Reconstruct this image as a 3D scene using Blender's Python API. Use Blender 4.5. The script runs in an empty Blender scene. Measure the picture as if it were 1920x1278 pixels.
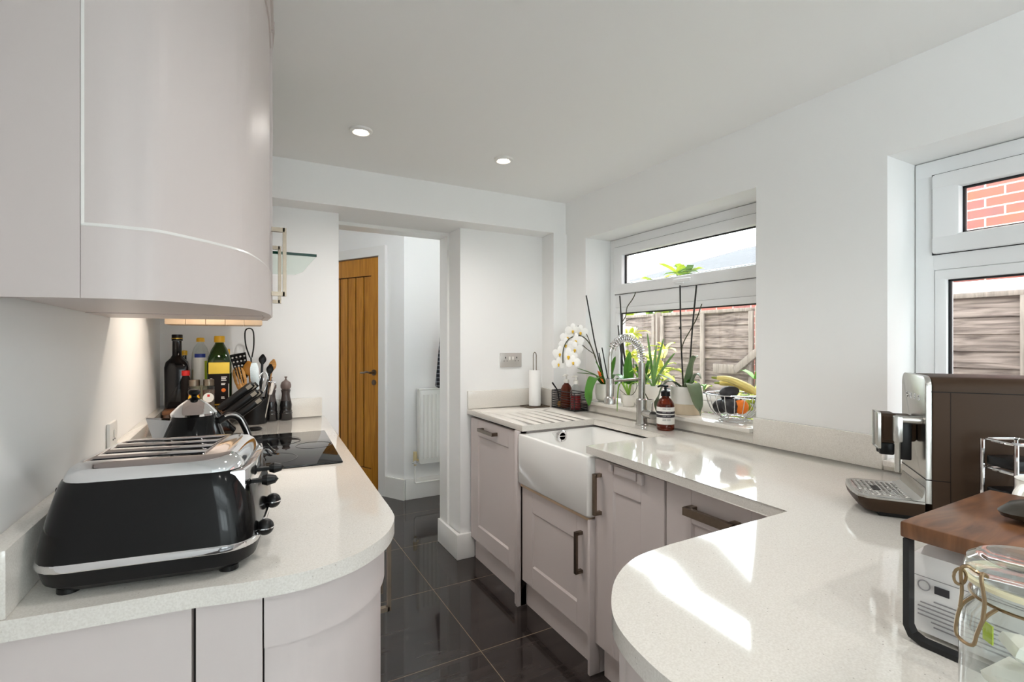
import bpy, bmesh, math, random
from mathutils import Vector, Matrix
random.seed(7)
PI = math.pi
SC = bpy.context.scene
COL = SC.collection
V = Vector

# ------------------------------------------------------------------ materials
def lin(c):
    return tuple(((x/255)/12.92 if x/255 <= .04045 else ((x/255+.055)/1.055)**2.4) for x in c) + (1.0,)

MATS = {}
def mat(name, rgb, rough=.5, metal=0., noise=0., nscale=20., bump=0., trans=0., ior=1.45, coat=0., spec=.5, emit=None, estr=0.):
    m = bpy.data.materials.new(name); m.use_nodes = True
    nt = m.node_tree; b = nt.nodes['Principled BSDF']
    b.inputs['Base Color'].default_value = lin(rgb)
    b.inputs['Roughness'].default_value = rough
    b.inputs['Metallic'].default_value = metal
    b.inputs['IOR'].default_value = ior
    b.inputs['Transmission Weight'].default_value = trans
    b.inputs['Coat Weight'].default_value = coat
    b.inputs['Coat Roughness'].default_value = .05
    b.inputs['Specular IOR Level'].default_value = spec
    if emit:
        b.inputs['Emission Color'].default_value = lin(emit); b.inputs['Emission Strength'].default_value = estr
    if noise > 0 or bump > 0:
        tc = nt.nodes.new('ShaderNodeTexCoord')
        n = nt.nodes.new('ShaderNodeTexNoise'); n.inputs['Scale'].default_value = nscale; n.inputs['Detail'].default_value = 4
        nt.links.new(tc.outputs['Object'], n.inputs['Vector'])
        if noise > 0:
            r = nt.nodes.new('ShaderNodeValToRGB')
            c = lin(rgb)
            r.color_ramp.elements[0].position = .3; r.color_ramp.elements[1].position = .7
            r.color_ramp.elements[0].color = tuple(x*(1-noise) for x in c[:3]) + (1,)
            r.color_ramp.elements[1].color = tuple(min(1, x*(1+noise)) for x in c[:3]) + (1,)
            nt.links.new(n.outputs['Fac'], r.inputs['Fac']); nt.links.new(r.outputs['Color'], b.inputs['Base Color'])
        if bump > 0:
            bp = nt.nodes.new('ShaderNodeBump'); bp.inputs['Strength'].default_value = bump; bp.inputs['Distance'].default_value = .002
            nt.links.new(n.outputs['Fac'], bp.inputs['Height']); nt.links.new(bp.outputs['Normal'], b.inputs['Normal'])
    MATS[name] = m
    return m

def nodes(m): return m.node_tree.nodes, m.node_tree.links, m.node_tree.nodes['Principled BSDF']

def quartz():
    m = mat('quartz', (226, 220, 206), .07, coat=.3, spec=.6)
    N, L, b = nodes(m)
    tc = N.new('ShaderNodeTexCoord')
    v = N.new('ShaderNodeTexVoronoi'); v.inputs['Scale'].default_value = 130
    L.new(tc.outputs['Object'], v.inputs['Vector'])
    r = N.new('ShaderNodeValToRGB'); r.color_ramp.elements[0].position = .0; r.color_ramp.elements[1].position = .16
    r.color_ramp.elements[0].color = (1, 1, 1, 1); r.color_ramp.elements[1].color = (0, 0, 0, 1)
    L.new(v.outputs['Distance'], r.inputs['Fac'])
    sx = N.new('ShaderNodeSeparateColor'); L.new(v.outputs['Color'], sx.inputs['Color'])
    lt = N.new('ShaderNodeMath'); lt.operation = 'LESS_THAN'; lt.inputs[1].default_value = .2
    L.new(sx.outputs[0], lt.inputs[0])
    mu = N.new('ShaderNodeMath'); mu.operation = 'MULTIPLY'
    L.new(r.outputs['Color'], mu.inputs[0]); L.new(lt.outputs[0], mu.inputs[1])
    n = N.new('ShaderNodeTexNoise'); n.inputs['Scale'].default_value = 320; n.inputs['Detail'].default_value = 2
    L.new(tc.outputs['Object'], n.inputs['Vector'])
    r2 = N.new('ShaderNodeValToRGB'); r2.color_ramp.elements[0].position = .35; r2.color_ramp.elements[1].position = .65
    r2.color_ramp.elements[0].color = lin((217, 212, 204)); r2.color_ramp.elements[1].color = lin((228, 224, 217))
    L.new(n.outputs['Fac'], r2.inputs['Fac'])
    mx = N.new('ShaderNodeMix'); mx.data_type = 'RGBA'
    L.new(mu.outputs[0], mx.inputs[0]); L.new(r2.outputs['Color'], mx.inputs[6]); mx.inputs[7].default_value = lin((104, 94, 82))
    L.new(mx.outputs[2], b.inputs['Base Color'])
    return m

def floor_tile():
    m = mat('floor_tile', (40, 37, 36), .06, spec=.6)
    N, L, b = nodes(m)
    tc = N.new('ShaderNodeTexCoord')
    sp = N.new('ShaderNodeSeparateXYZ'); L.new(tc.outputs['Object'], sp.inputs[0])
    def grid(sock, off, per):
        a = N.new('ShaderNodeMath'); a.operation = 'SUBTRACT'; a.inputs[1].default_value = off; L.new(sock, a.inputs[0])
        d = N.new('ShaderNodeMath'); d.operation = 'PINGPONG'; d.inputs[1].default_value = per/2; L.new(a.outputs[0], d.inputs[0])
        lt = N.new('ShaderNodeMath'); lt.operation = 'LESS_THAN'; lt.inputs[1].default_value = .0016; L.new(d.outputs[0], lt.inputs[0])
        return lt.outputs[0]
    gx = grid(sp.outputs[0], .887, .6); gy = grid(sp.outputs[1], 1.888, .588)
    mxm = N.new('ShaderNodeMath'); mxm.operation = 'MAXIMUM'; L.new(gx, mxm.inputs[0]); L.new(gy, mxm.inputs[1])
    mp = N.new('ShaderNodeMapping'); mp.inputs['Scale'].default_value = (1.2, 9, 1); mp.inputs['Rotation'].default_value = (0, 0, .25)
    L.new(tc.outputs['Object'], mp.inputs['Vector'])
    n = N.new('ShaderNodeTexNoise'); n.inputs['Scale'].default_value = 2.5; n.inputs['Detail'].default_value = 6; n.inputs['Distortion'].default_value = .6
    L.new(mp.outputs[0], n.inputs['Vector'])
    r = N.new('ShaderNodeValToRGB'); r.color_ramp.elements[0].position = .35; r.color_ramp.elements[1].position = .72
    r.color_ramp.elements[0].color = lin((38, 33, 32)); r.color_ramp.elements[1].color = lin((58, 52, 50))
    L.new(n.outputs['Fac'], r.inputs['Fac'])
    mx = N.new('ShaderNodeMix'); mx.data_type = 'RGBA'
    L.new(mxm.outputs[0], mx.inputs[0]); L.new(r.outputs['Color'], mx.inputs[6]); mx.inputs[7].default_value = lin((128, 110, 88))
    L.new(mx.outputs[2], b.inputs['Base Color'])
    rr = N.new('ShaderNodeMath'); rr.operation = 'MULTIPLY_ADD'; rr.inputs[1].default_value = .5; rr.inputs[2].default_value = .05
    L.new(mxm.outputs[0], rr.inputs[0]); L.new(rr.outputs[0], b.inputs['Roughness'])
    return m

def wood(name, c0, c1, scale=(1, 1, 1), rough=.4, rot=(0, 0, 0), nscale=3., dist=1.2):
    m = mat(name, c0, rough)
    N, L, b = nodes(m)
    tc = N.new('ShaderNodeTexCoord'); mp = N.new('ShaderNodeMapping')
    mp.inputs['Scale'].default_value = scale; mp.inputs['Rotation'].default_value = rot
    L.new(tc.outputs['Object'], mp.inputs['Vector'])
    n = N.new('ShaderNodeTexNoise'); n.inputs['Scale'].default_value = nscale; n.inputs['Detail'].default_value = 7; n.inputs['Distortion'].default_value = dist
    L.new(mp.outputs[0], n.inputs['Vector'])
    r = N.new('ShaderNodeValToRGB'); r.color_ramp.elements[0].position = .3; r.color_ramp.elements[1].position = .72
    r.color_ramp.elements[0].color = lin(c0); r.color_ramp.elements[1].color = lin(c1)
    L.new(n.outputs['Fac'], r.inputs['Fac']); L.new(r.outputs['Color'], b.inputs['Base Color'])
    bp = N.new('ShaderNodeBump'); bp.inputs['Strength'].default_value = .12; bp.inputs['Distance'].default_value = .002
    L.new(n.outputs['Fac'], bp.inputs['Height']); L.new(bp.outputs['Normal'], b.inputs['Normal'])
    return m

def brick():
    m = mat('brick', (180, 90, 66), .85)
    N, L, b = nodes(m)
    tc = N.new('ShaderNodeTexCoord'); mp = N.new('ShaderNodeMapping'); mp.inputs['Rotation'].default_value = (PI/2, 0, PI/2)
    sp = N.new('ShaderNodeSeparateXYZ'); cb = N.new('ShaderNodeCombineXYZ')
    L.new(tc.outputs['Object'], sp.inputs[0]); L.new(sp.outputs[1], cb.inputs[0]); L.new(sp.outputs[2], cb.inputs[1])
    t = N.new('ShaderNodeTexBrick'); L.new(cb.outputs[0], t.inputs['Vector'])
    t.inputs['Scale'].default_value = 1; t.inputs['Brick Width'].default_value = .225; t.inputs['Row Height'].default_value = .075
    t.inputs['Mortar Size'].default_value = .006
    t.inputs['Color1'].default_value = lin((152, 82, 68)); t.inputs['Color2'].default_value = lin((126, 80, 76)); t.inputs['Mortar'].default_value = lin((176, 160, 152))
    n = N.new('ShaderNodeTexNoise'); n.inputs['Scale'].default_value = 9; L.new(tc.outputs['Object'], n.inputs['Vector'])
    mx = N.new('ShaderNodeMix'); mx.data_type = 'RGBA'; mx.blend_type = 'OVERLAY'; mx.inputs[0].default_value = .2
    L.new(t.outputs['Color'], mx.inputs[6]); L.new(n.outputs['Color'], mx.inputs[7]); L.new(mx.outputs[2], b.inputs['Base Color'])
    return m

def pane_mat(name, tint=(250, 253, 252), power=4, gain=.6, base=.035):
    m = bpy.data.materials.new(name); m.use_nodes = True
    nt = m.node_tree; N = nt.nodes; L = nt.links
    N.remove(N['Principled BSDF']); out = N['Material Output']
    t = N.new('ShaderNodeBsdfTransparent'); t.inputs['Color'].default_value = lin(tint)
    g = N.new('ShaderNodeBsdfGlossy'); g.inputs['Roughness'].default_value = .02
    lw = N.new('ShaderNodeLayerWeight'); lw.inputs['Blend'].default_value = .5
    pw = N.new('ShaderNodeMath'); pw.operation = 'POWER'; pw.inputs[1].default_value = power; L.new(lw.outputs['Facing'], pw.inputs[0])
    fr = N.new('ShaderNodeMath'); fr.operation = 'MULTIPLY_ADD'; fr.inputs[1].default_value = gain; fr.inputs[2].default_value = base; L.new(pw.outputs[0], fr.inputs[0])
    mx = N.new('ShaderNodeMixShader')
    L.new(fr.outputs[0], mx.inputs[0]); L.new(t.outputs[0], mx.inputs[1]); L.new(g.outputs[0], mx.inputs[2]); L.new(mx.outputs[0], out.inputs['Surface'])
    MATS[name] = m
    return m

M_wall = mat('wall_paint', (239, 239, 238), .7, bump=.03, nscale=60)
M_ceil = mat('ceiling_paint', (242, 242, 241), .75, bump=.02, nscale=40)
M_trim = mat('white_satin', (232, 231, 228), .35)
M_upvc = mat('white_upvc', (236, 237, 238), .28)
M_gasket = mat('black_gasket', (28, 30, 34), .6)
M_quartz = quartz()
M_floor = floor_tile()
M_cab = mat('cabinet_paint', (211, 201, 198), .42)
M_gap = mat('cabinet_shadow_gap', (48, 42, 42), .7)
M_ceramic = mat('sink_ceramic', (240, 239, 236), .08, coat=.4)
M_nickel = mat('brushed_nickel', (140, 127, 112), .34, 1., noise=.06, nscale=90)
M_pewter = mat('pewter', (120, 108, 96), .33, 1.)
M_chrome = mat('chrome', (232, 232, 234), .05, 1.)
M_steel = mat('brushed_steel', (186, 184, 180), .26, 1., noise=.04, nscale=120)
M_black = mat('black_enamel', (11, 11, 12), .14, spec=.25, coat=.15)
M_blackpl = mat('black_plastic', (15, 15, 16), .35, spec=.35)
M_blackmt = mat('black_powder_metal', (24, 24, 26), .45)
M_hob = mat('hob_glass', (10, 10, 11), .03, spec=.35)
M_hobmark = mat('hob_marking', (58, 58, 60), .2)
M_oak = wood('oak', (166, 106, 26), (208, 146, 50), (9, 9, .7), .38)
M_oakdark = mat('oak_groove', (52, 24, 10), .8)
M_glass = pane_mat('window_glass')
M_greenglass = mat('hood_glass', (205, 226, 216), .02, trans=1., ior=1.3)
M_greenedge = mat('hood_glass_edge', (16, 62, 50), .1)
M_jarglass = pane_mat('jar_glass', (249, 251, 250), 2.2, .8, .06)
M_clearpl = pane_mat('clear_plastic', (246, 249, 248), 2.5, .6, .05)
M_amber = mat('amber_glass', (120, 40, 10), .03, trans=.7, ior=1.4)
M_redliq = mat('red_soap', (150, 14, 26), .08, trans=.3, ior=1.35)
M_greenb = mat('green_bottle_glass', (30, 62, 16), .05, trans=.35, coat=.4)
M_darkb = mat('dark_bottle_glass', (8, 9, 13), .07, spec=.35, coat=.15)
M_yellow = mat('yellow_cap', (232, 178, 26), .35)
M_gold = mat('gold_label', (206, 166, 62), .28, .7)
M_labelblk = mat('black_label', (24, 17, 15), .5, spec=.2)
M_white = mat('white_print', (236, 234, 228), .5)
M_cream = mat('cream_paper', (232, 222, 192), .6)
M_blue = mat('blue_print', (32, 52, 140), .45)
M_lime = mat('lime_print', (186, 206, 60), .5)
M_red = mat('red_plastic', (204, 34, 28), .35)
M_orange = mat('orange_print', (232, 118, 34), .5)
M_paprika = mat('paprika', (176, 62, 34), .8, noise=.2, nscale=200)
M_pepper = mat('peppercorn', (92, 72, 58), .8, noise=.4, nscale=240)
M_wood = wood('beech', (170, 118, 58), (206, 154, 88), (2, 2, 20), .5)
M_walnut = wood('dark_stained_wood', (70, 42, 27), (142, 98, 66), (2.2, 9, 2), .3, nscale=2.2, dist=2.)
M_taupe = mat('taupe_paint', (60, 44, 31), .5, 0, spec=.25)
M_mill_top = mat('mill_taupe', (112, 98, 94), .35)
M_mill_mid = mat('mill_charcoal', (66, 58, 57), .3)
M_mill_base = mat('mill_black', (24, 22, 23), .22, coat=.3)
M_pot = mat('pot_glaze', (236, 233, 226), .3)
M_potbase = mat('pot_bare_clay', (222, 204, 178), .6)
M_soil = mat('soil_bark', (66, 50, 38), .9, noise=.4, nscale=80)
M_leaf = mat('leaf_green', (74, 128, 44), .35, noise=.2, nscale=12)
M_leafd = mat('leaf_greygreen', (104, 120, 92), .4, noise=.15, nscale=12)
M_leafl = mat('leaf_bright', (132, 176, 62), .4, noise=.2, nscale=10)
M_aloe = mat('aloe_green', (120, 160, 92), .45, noise=.15, nscale=20)
M_stem = mat('stem_dark', (64, 66, 44), .5)
M_cane = mat('cane_black', (34, 34, 32), .5)
M_petal = mat('petal_white', (248, 248, 246), .45)
M_lip = mat('orchid_lip', (226, 184, 50), .5)
M_flower = mat('orange_flower', (236, 122, 48), .5)
M_banana = mat('banana_skin', (230, 210, 128), .45, noise=.1, nscale=30)
M_bantip = mat('banana_tip', (140, 150, 50), .5)
M_avocado = mat('avocado_skin', (42, 40, 44), .42, bump=.5, nscale=140)
M_orangef = mat('orange_peel', (238, 122, 24), .45, bump=.3, nscale=160)
M_grape = mat('green_grape', (176, 190, 70), .25)
M_paper = mat('paper_roll', (244, 243, 241), .8, bump=.15, nscale=90)
M_bag = mat('printed_paper', (234, 231, 230), .55)
M_print = mat('grey_print', (150, 146, 148), .6)
M_printd = mat('dark_print', (56, 54, 58), .6)
M_rubber = mat('seal_rubber', (226, 220, 188), .5)
M_sachet = mat('sachet_paper', (240, 237, 228), .75, noise=.05, nscale=30)
M_bronze = mat('bronze_wire', (150, 128, 100), .3, 1.)
M_rad = mat('radiator_enamel', (238, 238, 234), .3)
M_brass = mat('valve_cream', (214, 196, 150), .4)
M_coat = None
M_brick = brick()
M_fence = wood('fence_timber', (64, 50, 45), (148, 131, 122), (2, 1.5, 15), .85, nscale=2.4, dist=1.)
M_fencep = wood('fence_post', (108, 96, 88), (146, 132, 122), (12, 12, 1), .85)
M_slate = mat('roof_slate', (60, 58, 62), .8, noise=.3, nscale=8)
M_ground = mat('garden_paving', (150, 146, 138), .9, noise=.15, nscale=6)
M_shrub = mat('shrub_leaf', (176, 190, 62), .5, noise=.25, nscale=6)
M_shrub2 = mat('shrub_leaf_green', (96, 132, 66), .5, noise=.25, nscale=6)
M_shrub3 = mat('variegated_leaf', (214, 204, 96), .5, noise=.2, nscale=8)
M_lamp = mat('lamp_lens', (255, 246, 232), .3, emit=(255, 240, 216), estr=14)
M_socket = mat('socket_steel', (200, 196, 192), .3, .5)
M_strip = wood('pelmet_wood', (206, 180, 150), (222, 198, 170), (2, 2, 2), .5)
M_darkobj = mat('dark_leather', (40, 34, 24), .35, coat=.3)

def coat_mat():
    m = mat('checked_cloth', (44, 44, 48), .9)
    N, L, b = nodes(m)
    tc = N.new('ShaderNodeTexCoord'); mp = N.new('ShaderNodeMapping'); mp.inputs['Scale'].default_value = (30, 30, 30)
    L.new(tc.outputs['Object'], mp.inputs['Vector'])
    sp = N.new('ShaderNodeSeparateXYZ'); L.new(mp.outputs[0], sp.inputs[0])
    a = N.new('ShaderNodeMath'); a.operation = 'FRACT'; L.new(sp.outputs[0], a.inputs[0])
    c = N.new('ShaderNodeMath'); c.operation = 'FRACT'; L.new(sp.outputs[2], c.inputs[0])
    g1 = N.new('ShaderNodeMath'); g1.operation = 'GREATER_THAN'; g1.inputs[1].default_value = .72; L.new(a.outputs[0], g1.inputs[0])
    g2 = N.new('ShaderNodeMath'); g2.operation = 'GREATER_THAN'; g2.inputs[1].default_value = .72; L.new(c.outputs[0], g2.inputs[0])
    ad = N.new('ShaderNodeMath'); ad.operation = 'ADD'; L.new(g1.outputs[0], ad.inputs[0]); L.new(g2.outputs[0], ad.inputs[1])
    r = N.new('ShaderNodeValToRGB'); r.color_ramp.elements[0].color = lin((34, 35, 42)); r.color_ramp.elements[1].color = lin((150, 152, 158))
    dv = N.new('ShaderNodeMath'); dv.operation = 'MULTIPLY'; dv.inputs[1].default_value = .5; L.new(ad.outputs[0], dv.inputs[0])
    L.new(dv.outputs[0], r.inputs['Fac']); L.new(r.outputs['Color'], b.inputs['Base Color'])
    return m
M_coat = coat_mat()

# ------------------------------------------------------------------ mesh builder
class G:
    def __init__(s): s.bm = bmesh.new()
    def _xf(s, vs, mtx):
        if mtx is not None: bmesh.ops.transform(s.bm, matrix=mtx, verts=vs)
    def box(s, x0, x1, y0, y1, z0, z1, bev=0., seg=2, mtx=None):
        r = bmesh.ops.create_cube(s.bm, size=1)
        vs = r['verts']
        for v in vs:
            v.co = V((x0 if v.co.x < 0 else x1, y0 if v.co.y < 0 else y1, z0 if v.co.z < 0 else z1))
        if bev > 0:
            es = list({e for v in vs for e in v.link_edges})
            rr = bmesh.ops.bevel(s.bm, geom=es, offset=bev, segments=seg, affect='EDGES', profile=.5)
            vs = list({v for f in rr['faces'] for v in f.verts} | {v for v in vs if v.is_valid})
        s._xf(vs, mtx); return s
    def tube(s, pts, r, n=10, closed=False, cap=True, mtx=None):
        pts = [V(p) for p in pts]; k = len(pts)
        rs = r if isinstance(r, (list, tuple)) else [r]*k
        rings = []; up = None
        for i, p in enumerate(pts):
            if closed: t = (pts[(i+1) % k]-pts[i-1])
            else: t = pts[min(i+1, k-1)]-pts[max(i-1, 0)]
            t.normalize()
            if up is None:
                up = V((0, 0, 1)) if abs(t.z) < .9 else V((1, 0, 0))
            up = (up - t*up.dot(t))
            if up.length < 1e-5: up = t.orthogonal()
            up.normalize(); sd = t.cross(up)
            rings.append([s.bm.verts.new(p+(up*math.cos(2*PI*j/n)+sd*math.sin(2*PI*j/n))*rs[i]) for j in range(n)])
        m = k if closed else k-1
        for i in range(m):
            a, b = rings[i], rings[(i+1) % k]
            for j in range(n):
                s.bm.faces.new((a[j], b[j], b[(j+1) % n], a[(j+1) % n]))
        if cap and not closed:
            s.bm.faces.new(rings[0]); s.bm.faces.new(rings[-1][::-1])
        s._xf([v for rg in rings for v in rg], mtx); return s
    def cyl(s, p0, p1, r0, r1=None, n=24, mtx=None):
        return s.tube([p0, p1], [r0, r0 if r1 is None else r1], n, mtx=mtx)
    def lathe(s, prof, n=32, c=(0, 0, 0), mtx=None, sx=1., sy=1.):
        rings = []; allv = []
        for (r, z) in prof:
            if r < 1e-6:
                v = s.bm.verts.new((c[0], c[1], c[2]+z)); rings.append([v]); allv.append(v)
            else:
                rg = [s.bm.verts.new((c[0]+r*sx*math.cos(2*PI*j/n), c[1]+r*sy*math.sin(2*PI*j/n), c[2]+z)) for j in range(n)]
                rings.append(rg); allv += rg
        for a, b in zip(rings, rings[1:]):
            for j in range(n):
                k = (j+1) % n
                if len(a) == 1 and len(b) == 1: continue
                if len(a) == 1: s.bm.faces.new((a[0], b[k], b[j]))
                elif len(b) == 1: s.bm.faces.new((a[j], a[k], b[0]))
                else: s.bm.faces.new((a[j], a[k], b[k], b[j]))
        if prof[0] == prof[-1] and len(rings[0]) > 1:
            bmesh.ops.remove_doubles(s.bm, verts=rings[0]+rings[-1], dist=1e-7); allv = [v for v in allv if v.is_valid]
        else:
            if len(rings[0]) > 1: s.bm.faces.new(rings[0][::-1])
            if len(rings[-1]) > 1: s.bm.faces.new(rings[-1])
        s._xf(allv, mtx); return s
    def prism(s, poly, z0, z1, bev=0., seg=2, mtx=None):
        a = [s.bm.verts.new((x, y, z0)) for x, y in poly]; b = [s.bm.verts.new((x, y, z1)) for x, y in poly]
        n = len(poly)
        s.bm.faces.new(a[::-1]); ft = s.bm.faces.new(b)
        for i in range(n): s.bm.faces.new((a[i], a[(i+1) % n], b[(i+1) % n], b[i]))
        vs = a+b
        if bev > 0:
            es = [e for v in b for e in v.link_edges if e.other_vert(v) in b]
            es += [e for v in a for e in v.link_edges if e.other_vert(v) in a]
            rr = bmesh.ops.bevel(s.bm, geom=list(set(es)), offset=bev, segments=seg, affect='EDGES', profile=.5)
            vs = list({v for f in rr['faces'] for v in f.verts} | {v for v in vs if v.is_valid})
        s._xf(vs, mtx); return s
    def loft(s, rings, cap=True, mtx=None):
        R = [[s.bm.verts.new(p) for p in rg] for rg in rings]; n = len(R[0])
        for a, b in zip(R, R[1:]):
            for j in range(n): s.bm.faces.new((a[j], a[(j+1) % n], b[(j+1) % n], b[j]))
        if cap: s.bm.faces.new(R[0][::-1]); s.bm.faces.new(R[-1])
        s._xf([v for rg in R for v in rg], mtx); return s
    def ball(s, c, r, sc=(1, 1, 1), u=20, v=14, mtx=None):
        q = bmesh.ops.create_uvsphere(s.bm, u_segments=u, v_segments=v, radius=r)
        for w in q['verts']: w.co = V((w.co.x*sc[0]+c[0], w.co.y*sc[1]+c[1], w.co.z*sc[2]+c[2]))
        s._xf(q['verts'], mtx); return s
    def wallstrip(s, path, z0, z1, th, side=1):
        # a vertical sheet of thickness th following a plan path
        k = len(path); out = []
        for i, p in enumerate(path):
            a = V(path[max(i-1, 0)]); b = V(path[min(i+1, k-1)]); t = (b-a).normalized(); nn = V((-t.y, t.x))*side
            out.append((p[0]+nn.x*th, p[1]+nn.y*th))
        rings = []
        for p, q in zip(path, out):
            rings.append([(p[0], p[1], z0), (p[0], p[1], z1), (q[0], q[1], z1), (q[0], q[1], z0)])
        return s.loft(rings)
    def leaf(s, path, w, fold=.25, th=.0012, side=None):
        k = len(path); P = [V(p) for p in path]; top = []; 
        for i in range(k):
            t = (P[min(i+1, k-1)]-P[max(i-1, 0)]).normalized()
            sd = V(side) if side else t.cross(V((0, 0, 1)))
            sd = sd - t*sd.dot(t)
            if sd.length < 1e-4: sd = V((1, 0, 0)) - t*t.x
            sd.normalize(); nn = sd.cross(t).normalized()
            u = i/(k-1)
            ww = w*(math.sin(PI*min(1, (.12+.88*u)))**.7 if i < k-1 else .03)
            top.append((P[i]-sd*ww+nn*ww*fold, P[i], P[i]+sd*ww+nn*ww*fold, nn))
        rings = []
        for a, b, c, nn in top:
            rings.append([a, b, c, c-nn*th, b-nn*th*1.6, a-nn*th])
        return s.loft(rings)
    def text(s, body, size, mtx, ext=.0006):
        cu = bpy.data.curves.new('lettering', 'FONT'); cu.body = body; cu.size = size; cu.extrude = ext
        cu.align_x = 'CENTER'; cu.align_y = 'CENTER'; cu.resolution_u = 3
        o = bpy.data.objects.new('lettering', cu); COL.objects.link(o)
        bpy.context.view_layer.update()
        me = bpy.data.meshes.new_from_object(o.evaluated_get(bpy.context.evaluated_depsgraph_get()))
        bpy.data.objects.remove(o); bpy.data.curves.remove(cu)
        n0 = len(s.bm.verts); s.bm.from_mesh(me); bpy.data.meshes.remove(me)
        s.bm.verts.ensure_lookup_table()
        s._xf(list(s.bm.verts)[n0:], mtx); return s
    def mesh(s, name, ang=.6):
        bm = s.bm
        bmesh.ops.recalc_face_normals(bm, faces=bm.faces)
        for f in bm.faces: f.smooth = True
        for e in bm.edges:
            if len(e.link_faces) == 2:
                try: e.smooth = e.calc_face_angle() < ang
                except Exception: e.smooth = True
            else: e.smooth = False
        me = bpy.data.meshes.new(name); bm.to_mesh(me); bm.free(); return me

def obj(name, g, m, parent=None, ang=.6):
    me = g.mesh(name, ang) if isinstance(g, G) else g
    me.materials.clear(); me.materials.append(m)
    o = bpy.data.objects.new(name, me); COL.objects.link(o)
    if parent is not None: o.parent = parent
    return o
def tag(o, label, cat, group=None, kind=None):
    o['label'] = label; o['category'] = cat
    if group: o['group'] = group
    if kind: o['kind'] = kind
    return o
def thing(name, label, cat, loc=(0, 0, 0), rz=0., group=None):
    o = bpy.data.objects.new(name, None); COL.objects.link(o); o.empty_display_size = .05
    o.location = loc; o.rotation_euler = (0, 0, rz)
    return tag(o, label, cat, group)
def struct(name, g, m, label=None):
    o = obj(name, g, m); o['kind'] = 'structure'
    if label: o['label'] = label
    return o
def cut(o, cutter):
    c = obj('cutter', cutter, M_gap, o.parent)
    if o.parent is not None and o.parent.parent is not None: pass
    md = o.modifiers.new('cut', 'BOOLEAN'); md.operation = 'DIFFERENCE'; md.object = c; md.solver = 'EXACT'
    bpy.context.view_layer.update()
    me = bpy.data.meshes.new_from_object(o.evaluated_get(bpy.context.evaluated_depsgraph_get()))
    o.modifiers.clear(); old = o.data; o.data = me
    cm = c.data; bpy.data.objects.remove(c); bpy.data.meshes.remove(cm); bpy.data.meshes.remove(old)
    return o
def dup(root, loc, rz=None, label=None, group=None):
    r = root.copy(); COL.objects.link(r); r.location = loc
    if rz is not None: r.rotation_euler = (0, 0, rz)
    if label: r['label'] = label
    if group: r['group'] = group
    for ch in list(root.children):
        c = ch.copy(); COL.objects.link(c); c.parent = r
        for gch in list(ch.children):
            d = gch.copy(); COL.objects.link(d); d.parent = c
    return r
def smooth_path(P, n=8):
    out = []; k = len(P); P = [V(p) for p in P]
    for i in range(k-1):
        p0, p1, p2, p3 = P[max(i-1, 0)], P[i], P[i+1], P[min(i+2, k-1)]
        for j in range(n):
            t = j/n
            out.append(.5*((2*p1)+(p2-p0)*t+(2*p0-5*p1+4*p2-p3)*t*t+(3*p1-p0-3*p2+p3)*t**3))
    out.append(P[-1]); return out
def rrect(cx, cy, lx, ly, r, n=6):
    pts = []
    for sx, sy, a0 in ((1, 1, 0), (-1, 1, PI/2), (-1, -1, PI), (1, -1, 1.5*PI)):
        for j in range(n+1):
            a = a0+PI/2*j/n
            pts.append((cx+sx*(lx/2-r)+r*math.cos(a), cy+sy*(ly/2-r)+r*math.sin(a)))
    return pts
def T(x, y, z, rz=0, rx=0, ry=0):
    return Matrix.Translation((x, y, z)) @ Matrix.Rotation(rz, 4, 'Z') @ Matrix.Rotation(ry, 4, 'Y') @ Matrix.Rotation(rx, 4, 'X')

# ------------------------------------------------------------------ dimensions (metres; camera stands at x 0, y 0)
EYE = 1.305
LW, RW = -.322, 1.815          # left and right wall faces
BW, BW2 = 2.75, 3.06           # kitchen and hall faces of the back wall
CEIL = 2.180
ZL, ZR = .915, .8945           # left and right worktop heights
REAR = -4.2

ang0 = V((1.178, 3.984)); adir = V((-.493, .870)).normalized()
def along(t, off=0.):     # point on the angled hall wall; off > 0 comes out into the hall
    nrm = V((-adir.y, adir.x)); p = ang0+adir*t+nrm*off
    return (p.x, p.y)

# ------------------------------------------------------------------ room shell
struct('floor', G().box(-1.4, 2.3, REAR, 5.6, -.06, 0), M_floor)
RL = (-1.0, 1.8, -3.9, -2.3)      # unseen rooflight added over the rear of the room for fill light
struct('ceiling', G().box(-1.4, 2.2, RL[3], 2.9, CEIL, CEIL+.12).box(-1.4, 2.2, REAR-.1, RL[2], CEIL, CEIL+.12).box(-1.4, RL[0], RL[2], RL[3], CEIL, CEIL+.12).box(RL[1], 2.2, RL[2], RL[3], CEIL, CEIL+.12), M_ceil)
wf = struct('fill_rooflight', G().box(RL[0], RL[0]+.06, RL[2], RL[3], CEIL+.1, CEIL+.18).box(RL[1]-.06, RL[1], RL[2], RL[3], CEIL+.1, CEIL+.18).box(RL[0], RL[1], RL[2], RL[2]+.06, CEIL+.1, CEIL+.18).box(RL[0], RL[1], RL[3]-.06, RL[3], CEIL+.1, CEIL+.18).box(.37, .43, RL[2], RL[3], CEIL+.1, CEIL+.18), M_upvc)
obj('pane', G().box(RL[0]+.05, RL[1]-.05, RL[2]+.05, RL[3]-.05, CEIL+.135, CEIL+.142), M_glass, wf)
struct('wall_left', G().box(LW-.15, LW, -1.2, BW2, 0, CEIL).box(-1.5, -1.4, REAR, -3.9, 0, CEIL).box(-1.5, -1.4, -1.6, -1.2, 0, CEIL).box(-1.5, -1.4, -3.9, -1.6, 2.08, CEIL).box(-1.5, LW-.15, -1.3, -1.2, 0, CEIL), M_wall)
W1 = (1.268, 2.388, .936, 1.922)   # window reveal openings y0 y1 z0 z1
W2 = (-.40, .809, .908, 1.898)
g = G()
XO = 2.09
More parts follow.
